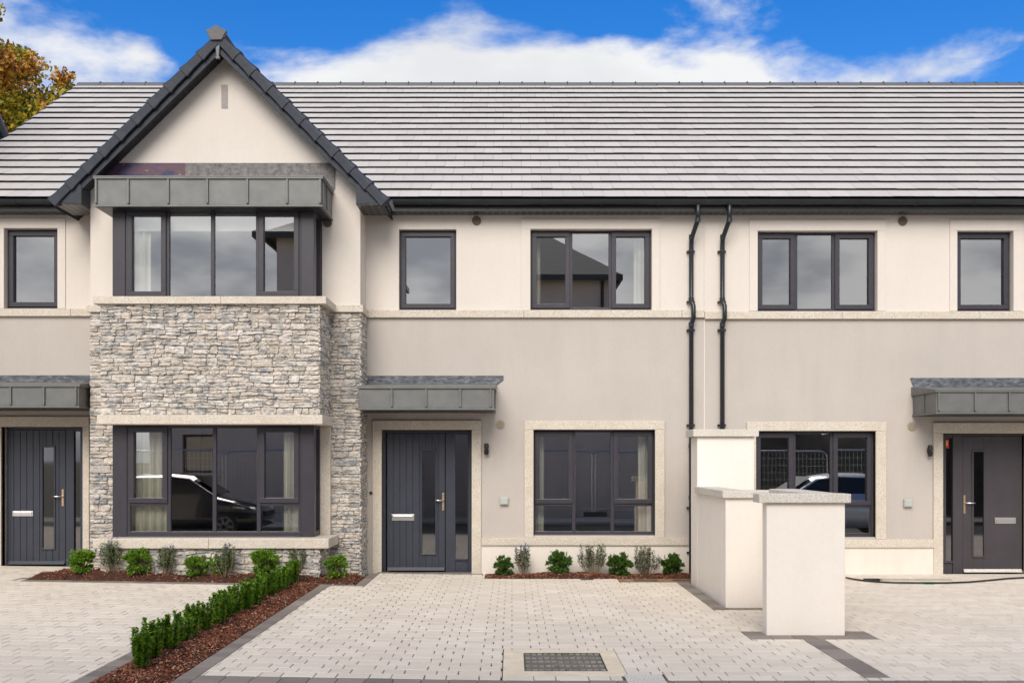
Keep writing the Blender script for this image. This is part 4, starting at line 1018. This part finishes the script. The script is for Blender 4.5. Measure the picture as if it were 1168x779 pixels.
# marking paint
for (px0, px1, py, nm) in ((572, 580, 658.3, 'green_paint_mark'), (1054, 1066, 666, 'green_paint_mark')):
    y = gy(py); b = MB(); b.box(X(px0, y), X(px1, y), y-.03, y+.035, zc-.001, zc+.0035)
    tag(b.build(nm, simple('green_paint', (.05,.42,.13), .8) if 'green_paint' not in MATS else MATS['green_paint']), 'green paint dash on the pavers in front of the '+('round bush bed' if px0 < 600 else 'plum door'), 'paint mark', 'green paint marks')
# cable and batten at the right
b = MB(); pts = []
for (px, py) in ((965, 658.5), (975, 660.5), (985, 661.8), (1000, 663.3), (1020, 664.3), (1050, 664.6), (1080, 664.6), (1105, 663.6), (1130, 661.5), (1150, 659.5), (1170, 658.5), (1200, 658)):
    y = gy(py, .05); pts.append((X(px, y), y, .052))
pp = []
for a, c in zip(pts, pts[1:]):
    for f in (0, .33, .66): pp.append(tuple(a[i]*(1-f)+c[i]*f for i in range(3)))
pp.append(pts[-1]); b.tube(pp, .012, 8)
tag(b.build('cable', black_m, smooth=True), 'black cable lying along the pavers in front of the plum door', 'cable')
b = MB(); y = -.80; b.box(X(1005, y), X(1085, y), y-.03, y+.035, zc, zc+.022); tag(b.build('timber_batten', simple('weathered_timber', (.40,.36,.29), .9, 0, .15, 8), bevel=.003), 'pale thin timber batten lying behind the black cable', 'batten')
b = MB(); b.box(X(985, -.9), X(1003, -.9), -.94, -.88, zc, zc+.04); tag(b.build('offcut_block', black_m, bevel=.006), 'small black block beside the end of the timber batten', 'block')
b = MB(); b.box(6.0, 7.9, -.20, -.003, -.05, .02); o = b.build('door_step', granite2, hr, bevel=.005)

# ------------------------------------------------------------------ beds
def mulch(name, x0, x1, y0, y1, n, label, hump=.04, base=.0):
    b = MB(); nx = max(2, int((x1-x0)/.06)); ny = max(2, int((y1-y0)/.06))
    H = {}
    ph = [random.uniform(0, 6) for _ in range(4)]
    def hz(x, y):
        fx = min((x-x0), (x1-x))/.12; fy = min((y-y0), (y1-y))/.12; e = max(0, min(1, fx, fy))
        return gz(x)+PZ-.012+base*e+hump*e*(.65+.25*math.sin(x*3.1+ph[0])+.2*math.sin(y*4.3+ph[1])+.12*math.sin(x*11+y*9+ph[2]))
    for i in range(nx+1):
        for j in range(ny+1):
            x = x0+(x1-x0)*i/nx; y = y0+(y1-y0)*j/ny; b.v.append((x, y, hz(x, y)))
    for i in range(nx):
        for j in range(ny): a = i*(ny+1)+j; b.f.append((a, a+ny+1, a+ny+2, a+1))
    o = b.build(name+'_soil', soil_m, None); 
    c = MB()
    for _ in range(n):
        x, y = random.uniform(x0+.01, x1-.01), random.uniform(y0+.01, y1-.01); L_, w = random.uniform(.012, .045), random.uniform(.006, .016)
        e = Euler((random.gauss(0, .5), random.gauss(0, .5), random.uniform(0, 6.3))).to_matrix(); p = Vector((x, y, hz(x, y)+.006)); u = e@Vector((L_/2, 0, 0)); v = e@Vector((0, w/2, 0)); t = e@Vector((0, 0, .004))
        k = len(c.v); c.v += [tuple(p-u-v), tuple(p+u-v*.6), tuple(p+u*.9+v), tuple(p-u*.8+v), tuple(p-u*.6+t), tuple(p+u*.6+t)]
        c.f += [(k, k+1, k+5, k+4), (k+4, k+5, k+2, k+3), (k, k+4, k+3), (k+1, k+2, k+5)]
    ch = c.build(name+'_chips', mulch_m, o, fixn=False)
    o.name = name; tag(o, label, 'mulch', None, 'stuff'); return hz
hz1 = mulch('bark_mulch', KL1, BR0, YL, BAYY, 9000, 'red brown bark mulch in the narrow hedge bed', .05)
hz2 = mulch('bark_mulch', -6.35, X(412, gy(664)), BAYY, YG-.03, 7000, 'red brown bark mulch in the bed below the bay window', .07, .03)
hz3 = mulch('bark_mulch', X(553, -.55), 2.62, -.62, -.02, 4500, 'brown bark mulch in the narrow bed against the white plinth', .06)
# soft sheet closing the narrow bed's front end
band_done = True

# ------------------------------------------------------------------ plants
def leaf(b, p, d, nrm, L_, w, fold=.25):
    d = d.normalized(); s = d.cross(nrm)
    if s.length < 1e-4: s = d.cross(Vector((1, 0, 0)))
    s.normalize(); n = s.cross(d); k = len(b.v)
    b.v += [tuple(p), tuple(p+d*L_*.5+s*w/2+n*w*fold), tuple(p+d*L_), tuple(p+d*L_*.5-s*w/2+n*w*fold)]
    b.f += [(k, k+1, k+2), (k, k+2, k+3)]
def rv():
    while True:
        v = Vector((random.uniform(-1, 1), random.uniform(-1, 1), random.uniform(-1, 1)))
        if .01 < v.length < 1: return v.normalized()
def proto(name, cat, group):
    o = thing(name, (0, 0, 0), '', cat, group); return o
def box_shrub(mat, r=.15, hgt=.30, n=5200, loose=.3):
    o = proto('box_shrub', 'shrub', None); b = MB(); st = MB()
    cl = [rv()*random.choice((.6, .8, .95, 1.0, 1.12, 1.25)) for _ in range(80)]
    sprigs = []
    for c in cl:
        c = Vector((c.x, c.y, abs(c.z)*1.0 if c.z > -.35 else c.z)); p = Vector((c.x*r*.82, c.y*r*.82, hgt*.50+c.z*hgt*.42))
        st.tube([(0, 0, 0), tuple(p*.6), tuple(p)], [.005, .003, .0015], 4)
        for _ in range(n//90):
            d = (c+rv()*.9); d.z += .35; q = p+rv()*random.uniform(0, .034)
            leaf(b, q, d, rv(), random.uniform(.022, .038), random.uniform(.014, .022))
    for _ in range(10):
        a = random.uniform(0, 6.3); p = Vector((math.cos(a)*r*.5, math.sin(a)*r*.5, hgt*.7)); d = Vector((math.cos(a)*.5, math.sin(a)*.5, 1)).normalized(); ln = random.uniform(.06, .12)
        for i in range(14): leaf(b, p+d*ln*i/14, (d*.4+rv()), rv(), .026, .014)
    st.build('stems', stem_g, o); b.build('foliage', mat, o, fixn=False); return o
def hedge_shrub(n=8):
    o = proto('hedge_shrub', 'shrub', None); b = MB(); st = MB()
    for i in range(n):
        a = random.uniform(0, 6.3); rr = random.uniform(.015, .10); top = random.uniform(.21, .35)
        p0 = Vector((math.cos(a)*rr*.6, math.sin(a)*rr*.6, 0)); p1 = Vector((math.cos(a)*rr*1.15, math.sin(a)*rr*1.15, top))
        st.tube([tuple(p0), tuple(p1)], [.005, .002], 5)
        m_ = int(top/.0085)
        for k in range(m_):
            f = .08+.92*k/m_; p = p0.lerp(p1, f)
            for q in range(3):
                an = k*1.9+q*2.09+random.uniform(-.3, .3); d = Vector((math.cos(an), math.sin(an), random.uniform(.35, .9)))
                leaf(b, p, d, Vector((0, 0, 1)), random.uniform(.028, .044), random.uniform(.018, .027))
        for q in range(6): leaf(b, p1, rv()+Vector((0, 0, 1.3)), rv(), .022, .012)
    st.build('stems', stem_g, o); b.build('foliage', lf_dark, o, fixn=False); return o
def lavender(leafm, H=.42, n=26, flowers=True, spread=.13, dry=True):
    o = proto('lavender_plant', 'plant', None); b = MB(); st = MB(); fl = MB()
    for i in range(n):
        a = random.uniform(0, 6.3); rr = random.uniform(.03, 1)*spread; h = H*random.uniform(.62, 1.0)
        p0 = Vector((math.cos(a)*rr*.3, math.sin(a)*rr*.3, 0)); p1 = Vector((math.cos(a)*rr*1.25+random.gauss(0, .015), math.sin(a)*rr*.9, h)); pm = p0.lerp(p1, .5)+Vector((math.cos(a)*rr*.3, math.sin(a)*rr*.3, 0))
        st.tube([tuple(p0), tuple(pm), tuple(p1)], [.0035, .003, .0015], 4)
        for k in range(34):
            f = random.uniform(.35 if dry else .1, 1); p = p0.lerp(pm, f*2) if f < .5 else pm.lerp(p1, f*2-1)
            leaf(b, p, rv()+Vector((0, 0, .5)), rv(), random.uniform(.030, .056), random.uniform(.010, .017))
        if flowers and random.random() < .45:
            for k in range(9): leaf(fl, p1+Vector((0, 0, random.uniform(0, .03)))+rv()*.008, rv(), rv(), .014, .012)
    st.build('stems', stem_m, o); b.build('foliage', leafm, o, fixn=False)
    if fl.f: fl.build('flowers', petal_m, o, fixn=False)
    return o
def placeall(protos, spots, group, cat):
    used = set()
    for (x, y, z, sc, kind, label) in spots:
        p = protos[kind]
        if kind in used: o = copy_tree(p)
        else: o = p; used.add(kind)
        o.location = (x, y, z); s = sc*random.uniform(.97, 1.03); o.scale = (s*random.uniform(.95, 1.05), s, s); o.rotation_euler = (0, 0, random.uniform(0, 6.28)); tag(o, label, cat, group)
    for i, p in enumerate(protos):
        if i not in used:
            for c in list(p.children): bpy.data.objects.remove(c)
            bpy.data.objects.remove(p)
# hedge
hp = [hedge_shrub(15) for _ in range(4)]
ordn = ['nearest', 'second', 'third', 'fourth', 'fifth', 'sixth', 'seventh', 'eighth', 'ninth', 'tenth', 'eleventh', 'twelfth', 'thirteenth', 'fourteenth', 'fifteenth', 'sixteenth', 'farthest']
HN = 17; sp = []
for i in range(HN):
    dd = 7.86+(13.25-7.86)*i/(HN-1); y = dd-CAMD; x = -2.87+.05*i/(HN-1)+random.uniform(-.02, .02)
    nm = ordn[i] if i < HN-1 else 'farthest'
    sp.append((x, y, hz1(x, min(y, BAYY-.02))-.005, random.uniform(.80, .96), i % 4, '%s dark upright hedge shrub, counting along the mulch bed from the road end' % nm if 0 < i < HN-1 else ('dark upright hedge shrub nearest the road' if i == 0 else 'dark upright hedge shrub nearest the bay window')))
placeall(hp, sp, 'dark upright hedge shrubs in the mulch bed', 'shrub')
# round bushes, bright ones by the bay
bp = [box_shrub(lf_bright, .15, .31), box_shrub(lf_bright, .165, .34)]
yb = -1.42
sp = []
for i, (px, s, lab) in enumerate(((93, .95, 'round bright green bush beside the left navy door'), (157, 1.0, 'round bright green bush below the left end of the bay sill'), (224, .93, 'round bright green bush below the middle of the bay sill, left of two'), (248, .80, 'small round bright bush just right of the middle of the bay'), (302, 1.08, 'large bright green bush behind the hedge below the bay'), (383, .9, 'round bright green bush at the foot of the stone wall by the middle door'))):
    x = X(px, yb); y = yb+(.12 if i in (3,) else 0)
    if i == 5: y = yb+.05
    sp.append((x, y, hz2(x, y)-.01, s, i % 2, lab))
placeall(bp, sp, 'round bright green bushes by the bay', 'shrub')
bp = [box_shrub(lf_box, .155, .30), box_shrub(lf_box, .15, .28)]
sp = []
for i, (px, s, lab) in enumerate(((574, .88, 'small round green bush nearest the middle front door'), (638.5, 1.08, 'round green bush below the left side of the three-light window'), (706, 1.0, 'round green bush between the two pale leafy plants'), (766, .98, 'round green bush nearest the downpipe and screen wall'))):
    x = X(px, -.33); sp.append((x, -.33, hz3(x, -.33)-.01, s, i % 2, lab))
placeall(bp, sp, 'round green bushes against the white plinth', 'shrub')
lp_ = [lavender(lf_lav2, .46, 34, True, .16), lavender(lf_lav2, .40, 30, True, .15)]
sp = []
for i, (px, s, y, lab) in enumerate(((127, .98, -1.36, 'blue flowering wispy plant below the left end of the bay sill'), (189, .98, -1.40, 'blue flowering wispy plant between the two left bay bushes'), (257, .95, -1.45, 'blue flowering wispy plant right of the paired bay bushes'), (338, .95, -1.30, 'blue flowering wispy plant behind the end of the hedge'))):
    x = X(px, y); sp.append((x, y, hz2(x, y)-.01, s, i % 2, lab))
placeall(lp_, sp, 'blue flowering plants by the bay', 'plant')
lp_ = [lavender(lf_lav, .46, 30, True, .14), lavender(lf_lav, .46, 38, False, .21)]
sp = []
for i, (px, s, k, lab) in enumerate(((597.5, .98, 0, 'dry stemmed plant with violet flower heads near the middle front door'), (675.5, .98, 1, 'pale silvery leafy plant below the middle of the three-light window'), (738, .95, 1, 'pale silvery leafy plant below the right jamb of the three-light window'))):
    x = X(px, -.3); sp.append((x, -.3, hz3(x, -.3)-.01, s, k, lab))
placeall(lp_, sp, 'pale leafy plants against the white plinth', 'plant')

# ------------------------------------------------------------------ autumn tree behind the roofs
def tree(loc, cz, rx, rz, nleaf, leafm, label, lsz=.16, cat='tree', group=None):
    t = thing('broadleaf_tree', loc, label, cat, group); x0, y0, z0 = loc
    b = MB(); b.tube([(x0, y0, z0), (x0+.1, y0, cz*.4), (x0+.15, y0+.1, cz*.75), (x0, y0, cz+rz*.5)], [.28, .22, .15, .05], 10)
    ends = []
    for i in range(26):
        f = random.uniform(.45, .95); s0 = Vector((x0+.1, y0, cz*f)); d = rv(); d.z = abs(d.z)*.6+.15; e = Vector((x0, y0, cz))+Vector((d.x*rx, d.y*rx, (random.uniform(-.7, .9))*rz*.8))*random.uniform(.5, .9)
        mid_ = s0.lerp(e, .5)+Vector((0, 0, .2)); b.tube([tuple(s0), tuple(mid_), tuple(e)], [.07, .045, .012], 6); ends.append(e)
    b.build('trunk', bark_m, t, smooth=True)
    c = MB(); clumps = []
    for i in range(260):
        v = rv()*(random.random()**.4); lump = 1+.16*math.sin(v.x*7+1)+.12*math.sin(v.z*9+v.y*5)
        clumps.append((Vector((x0+v.x*rx*lump, y0+v.y*rx*lump, cz+v.z*rz*lump)), random.uniform(.3, .62)))
    for i in range(nleaf):
        p, r_ = random.choice(clumps); v = rv()*(random.random()**.45)*r_; s = lsz*random.uniform(.6, 1.2)
        leaf(c, p+v, rv()+Vector((0, 0, -.3)), rv(), s, s*.75, .15)
    c.build('crown', leafm, t, fixn=False); return t
tree((-16.05, 15.5, -.3), 11.6, 2.9, 3.1, 52000, autumn_m, 'autumn tree with green, yellow and orange leaves rising behind the left roof', .155)

# ------------------------------------------------------------------ neighbouring house beyond the left end
nh = thing('neighbouring_house', (-12, 0, 0), 'house beyond the left end of the terrace showing only its dark roof verge', 'house')
b = MB(); b.box(-16, -9.35, -2.5, 2.6, -.3, 7.0); b.build('wall', cream, nh)
y_e, z_e = 3.05, 7.36; sl = 2.04*0 + 1.0
b = MB()
yr = .7; zr = z_e+(y_e-yr)*.86*1.0
b.prism([(0, y_e, z_e), (0, yr, zr), (0, -3.0, z_e-.3), (0, -3.0, z_e-.45), (0, yr, zr-.17), (0, y_e, z_e-.16)], (-16.2, 0, 0), (-8.93, 0, 0)); b.build('roof', verge_m, nh)
b = MB(); b.prism([(0, y_e+.05, z_e+.02), (0, yr, zr+.05), (0, yr, zr-.04), (0, y_e+.05, z_e-.06)], (-8.99, 0, 0), (-8.84, 0, 0)); b.build('verge_tiles', simple('pale_verge', (.20,.22,.26), .5), nh)
b = MB(); b.prism([(0, 2.6, 7.0), (0, yr, zr-.2), (0, -2.5, 7.0)], (-9.6, 0, 0), (-9.36, 0, 0)); b.build('gable', cream, nh)

# ------------------------------------------------------------------ across the road (seen in the glass)
ow = mk_render('opposite_render', (.80, .67, .55), .3, .06)
m = Mat('opposite_roof'); w = m.n('ShaderNodeTexWave', wave_type='BANDS', bands_direction='Z', wave_profile='SAW'); w.inputs['Scale'].default_value = 1.6; w.inputs['Distortion'].default_value = .3; m.l(m.tc.outputs['Object'], w.inputs[0]); m.color(m.ramp(w.outputs[1], [(0, (.05,.05,.055)), (.8, (.09,.09,.095)), (.95, (.02,.02,.02))])); m.rough(.7); oroof_m = m.m
def opposite(OX0, OX1, OZ, rise, wins, label, OY0=-17.2, OY1=-24.5, e=.35):
    oh = thing('opposite_house', ((OX0+OX1)/2, OY0, 0), label, 'house', 'houses across the road')
    b = MB(); wall_holes(b, OX0, OX1, -.3, OZ, OY0-.2, OY0, wins); b.box(OX0, OX0+.2, OY1, OY0-.2, -.3, OZ); b.box(OX1-.2, OX1, OY1, OY0-.2, -.3, OZ); b.box(OX0, OX1, OY1-.2, OY1, -.3, OZ); b.build('wall', ow, oh)
    for h_ in wins:
        f = MB(); y = OY0-.12; f.box(h_[0], h_[1], y-.05, y, h_[2], h_[2]+.07); f.box(h_[0], h_[1], y-.05, y, h_[3]-.07, h_[3]); f.box(h_[0], h_[0]+.07, y-.05, y, h_[2]+.07, h_[3]-.07); f.box(h_[1]-.07, h_[1], y-.05, y, h_[2]+.07, h_[3]-.07)
        w_ = f.build('window', frame_m, oh); g = MB(); g.poly([(h_[0], y-.03, h_[2]), (h_[1], y-.03, h_[2]), (h_[1], y-.03, h_[3]), (h_[0], y-.03, h_[3])]); g.build('pane', dark_glass, w_)
        f = MB(); f.box(h_[0]-.1, h_[1]+.1, OY0, OY0+.06, h_[2]-.12, h_[2]-.001); f.build('sill', granite, w_)
    b = MB(); x0_, x1_, y0_, y1_ = OX0-e, OX1+e, OY1-e, OY0+e; k = min((y1_-y0_), (x1_-x0_))*.45; rz_ = OZ+rise; ym = (y0_+y1_)/2
    b.v = [(x0_, y0_, OZ), (x1_, y0_, OZ), (x1_, y1_, OZ), (x0_, y1_, OZ), (x0_+k, ym, rz_), (x1_-k, ym, rz_)]
    b.f = [(0, 1, 5, 4), (1, 2, 5), (2, 3, 4, 5), (3, 0, 4), (3, 2, 1, 0)]
    b.build('roof', oroof_m, oh)
    b = MB(); b.box(x0_, x1_, y1_-.02, y1_+.06, OZ-.18, OZ-.002); b.box(x0_-.06, x0_+.02, y0_, y1_-.021, OZ-.18, OZ-.002); b.box(x1_-.02, x1_+.06, y0_, y1_-.021, OZ-.18, OZ-.002); b.build('gutter', gutter_m, oh)
    b = MB(); b.tube([(OX1-.3, OY0+.06, OZ-.15), (OX1-.3, OY0+.06, 0)], .05, 10); b.build('downpipe', gutter_m, oh)
opposite(-1.6, 3.2, 7.5, 2.2, [(2.0, 2.75, 1.45, 2.55), (-.6, .3, 4.9, 6.2), (1.3, 2.3, 4.9, 6.2)], 'tall rendered house across the road mirrored in the three-light upper window')
opposite(-7.0, -4.6, 8.3, 1.6, [(-6.4, -5.4, 4.9, 6.2)], 'narrow rendered house across the road mirrored at the right of the upper bay')
opposite(-10.6, 4.9, 3.1, 1.0, [(-9.6, -8.4, 1.3, 2.4)], 'long low rendered building across the road mirrored in the ground floor windows', -16.6, -17.15, .1)
# fence panels
def fence_panel(x, y, label):
    t = thing('fence_panel', (x, y, -.02), label, 'fence', 'temporary mesh fence panels'); b = MB(); w, h = 3.4, 1.95; r = .19
    pts = [(x, y, .02), (x, y, h-r)]+[(x+r-r*math.cos(a), y, h-r+r*math.sin(a)) for a in (R(30), R(60), R(90))]+[(x+w-r+r*math.sin(a), y, h-r+r*math.cos(a)) for a in (0, R(30), R(60), R(90))]+[(x+w, y, .02)]
    b.tube(pts, .021, 8); b.tube([(x, y, .22), (x+w, y, .22)], .018, 6); b.build('tube_frame', chrome, t)
    b = MB(); n = 28
    for i in range(1, n): xx = x+w*i/n; b.box(xx-.003, xx+.003, y-.003, y+.003, .22, h-.02)
    for i in range(1, 8): zz = .22+i*.215; b.box(x+.02, x+w-.02, y-.0095, y-.0035, zz-.003, zz+.003)
    b.build('wire_mesh', chrome, t)
    b = MB(); b.box(x-.35, x+.35, y-.11, y+.11, -.018, .12); b.build('foot_block', simple('fence_foot', (.1,.1,.1), .9) if 'fence_foot' not in MATS else MATS['fence_foot'], t)
for i, (x, nm) in enumerate(((-11.4, 'left end'), (-7.9, 'between left end and middle'), (-4.4, 'left of the middle'), (-.9, 'in the middle'), (2.6, 'right of the middle'), (6.1, 'between middle and right end'), (9.6, 'right end'))):
    fence_panel(x, -15.7+.02*(i % 2), 'round cornered wire fence panel across the road, %s of the run' % nm)
# bank of earth and trees across the road at the right
b = MB(); nx, ny = 40, 12
for i in range(nx+1):
    for j in range(ny+1):
        x = 5.0+26*i/nx; y = -16.2-9*j/ny; e = min(1, i/1.2, j/3+.0)
        b.v.append((x, y, -.28+3.9*e*(.8+.25*math.sin(x*.9)+.15*math.sin(x*2.3+y))))
for i in range(nx):
    for j in range(ny): a = i*(ny+1)+j; b.f.append((a, a+1, a+ny+2, a+ny+1))
o = b.build('earth_bank', earth_m, smooth=True); o['kind'] = 'structure'
lf_tree = leafmat('tree_leaves', [(0, (.02,.035,.01)), (.6, (.05,.075,.015)), (1, (.10,.12,.02))])

# cars parked on the street, both just out of frame and mirrored in the ground floor glass
rim_m = simple('wheel_rim', (.30,.31,.32), .4, .6)
def car(name, x, y, z, rz, paint, label, lights=True, H=1.5, L_=4.3, Wd=1.78):
    t = thing(name, (0, 0, 0), label, 'car', 'cars parked in the street')
    prof = [(-L_/2, .32), (-L_/2-.02+.02, .62), (-L_/2+.06, .88), (-L_/2+.35, 1.02), (-L_/2+.75, H-.12), (-L_/2+1.2, H-.01), (-.1, H), (.35, H-.05), (1.02, 1.02), (1.45, .93), (L_/2-.22, .80), (L_/2-.03, .62), (L_/2, .45), (L_/2-.03, .26), (-L_/2+.05, .22)]
    import bmesh
    wsx = [-1.0, -.9, -.6, 0, .6, .9, 1.0]
    b = MB(); rows = []
    for s in (-1, -.93, -.7, 0, .7, .93, 1):
        row = []
        for (px_, pz) in prof:
            up = max(0, (pz-.95)/(H-.95)); w = Wd/2*(1-.20*up**1.1) if pz > .95 else Wd/2*(1-.05*max(0, (.45-pz)/.3))
            zz = pz-(.05*abs(s)**4 if pz > .6 else 0)*(1+up); xx = px_*(1-.045*abs(s)**3)
            row.append(len(b.v)); b.v.append((xx, s*w, zz))
        rows.append(row)
    n = len(prof)
    for r0, r1 in zip(rows, rows[1:]):
        for i in range(n): j = (i+1) % n; b.f.append((r0[i], r0[j], r1[j], r1[i]))
    b.f.append(tuple(rows[0])); b.f.append(tuple(reversed(rows[-1])))
    body = b.build('body', paint, t, bevel=.03, smooth=True)
    g = MB()
    for s in (-1, 1):
        pts = [(-L_/2+.72, 1.02), (-L_/2+1.0, H-.14), (-.1, H-.09), (.28, H-.14), (.82, 1.03)]
        def yy(pz): return s*(Wd/2*(1-.20*max(0, (pz-.95)/(H-.95))**1.1)+.006)
        g.poly([(p, yy(q)-(s*.02), q) for p, q in pts])
    g.build('side_windows', dark_glass if 'car_glass' not in MATS else MATS['car_glass'], t)
    g = MB(); g.poly([(.42, -.62, H-.07), (.42, .62, H-.07), (1.02, .72, 1.045), (1.02, -.72, 1.045)]); g.build('windscreen', MATS['car_glass'], t)
    for sx in (-L_/2+.82, L_/2-.86):
        for s in (-1, 1):
            w = MB(); w.tube([(sx, s*(Wd/2-.21), .32), (sx, s*(Wd/2+.004), .32)], .32, 24); tw = w.build('wheel', black_m, t, bevel=.02)
            w = MB(); yy_ = s*(Wd/2+.006)
            for k_ in range(7):
                a = k_*2*math.pi/7; w.prism([(sx+.03*math.cos(a+1.5), 0, .32+.03*math.sin(a+1.5)), (sx+.21*math.cos(a+.12), 0, .32+.21*math.sin(a+.12)), (sx+.21*math.cos(a-.12), 0, .32+.21*math.sin(a-.12)), (sx+.03*math.cos(a-1.5), 0, .32+.03*math.sin(a-1.5))], (0, yy_, 0), (0, yy_+s*.01, 0))
            w.tube([(sx, yy_-s*.004, .32), (sx, yy_+s*.004, .32)], .07, 16)
            for k_ in range(24):
                a, a2 = k_*math.pi/12, (k_+1)*math.pi/12; w.prism([(sx+.20*math.cos(a), 0, .32+.20*math.sin(a)), (sx+.225*math.cos(a), 0, .32+.225*math.sin(a)), (sx+.225*math.cos(a2), 0, .32+.225*math.sin(a2)), (sx+.20*math.cos(a2), 0, .32+.20*math.sin(a2))], (0, yy_, 0), (0, yy_+s*.012, 0))
            w.build('rim', rim_m, tw)
    for s in (-1, 1):
        h_ = MB(); h_.prism([(L_/2-.55, s*(Wd/2-.10), .80), (L_/2-.10, s*(Wd/2-.30), .66), (L_/2-.10, s*(Wd/2-.30), .56), (L_/2-.45, s*(Wd/2-.08), .62)], (0, 0, 0), (.02, s*.05, .02)); h_.build('headlight', simple('lamp_glass', (.7,.72,.75), .1) if 'lamp_glass' not in MATS else MATS['lamp_glass'], t)
        h_ = MB(); h_.box(-L_/2-.0, -L_/2+.2, s*(Wd/2-.25), s*(Wd/2-.02), .75, .92); h_.build('tail_light', redm, t)
    gr_ = MB(); gr_.box(L_/2-.06, L_/2+.005, -.42, .42, .50, .62); gr_.build('grille', black_m, t)
    t.location = (x, y, z); t.rotation_euler = (0, 0, rz); return t
simple('car_glass', (.01,.012,.013), .12)
cp1 = simple('black_car_paint', (.012, .014, .018), .12); cp2 = simple('silver_car_paint', (.42, .45, .50), .2, .4)
for m_ in (cp1, cp2): m_.node_tree.nodes['Principled BSDF'].inputs['Coat Weight'].default_value = 1
car('parked_car', -7.75, -11.2, -.12, 0, cp1, 'dark hatchback parked in the road outside the left house, mirrored in the bay')
car('parked_car', 7.3, -9.0, -.12, math.pi, cp2, 'silver car parked in the road outside the right house, mirrored in its window')
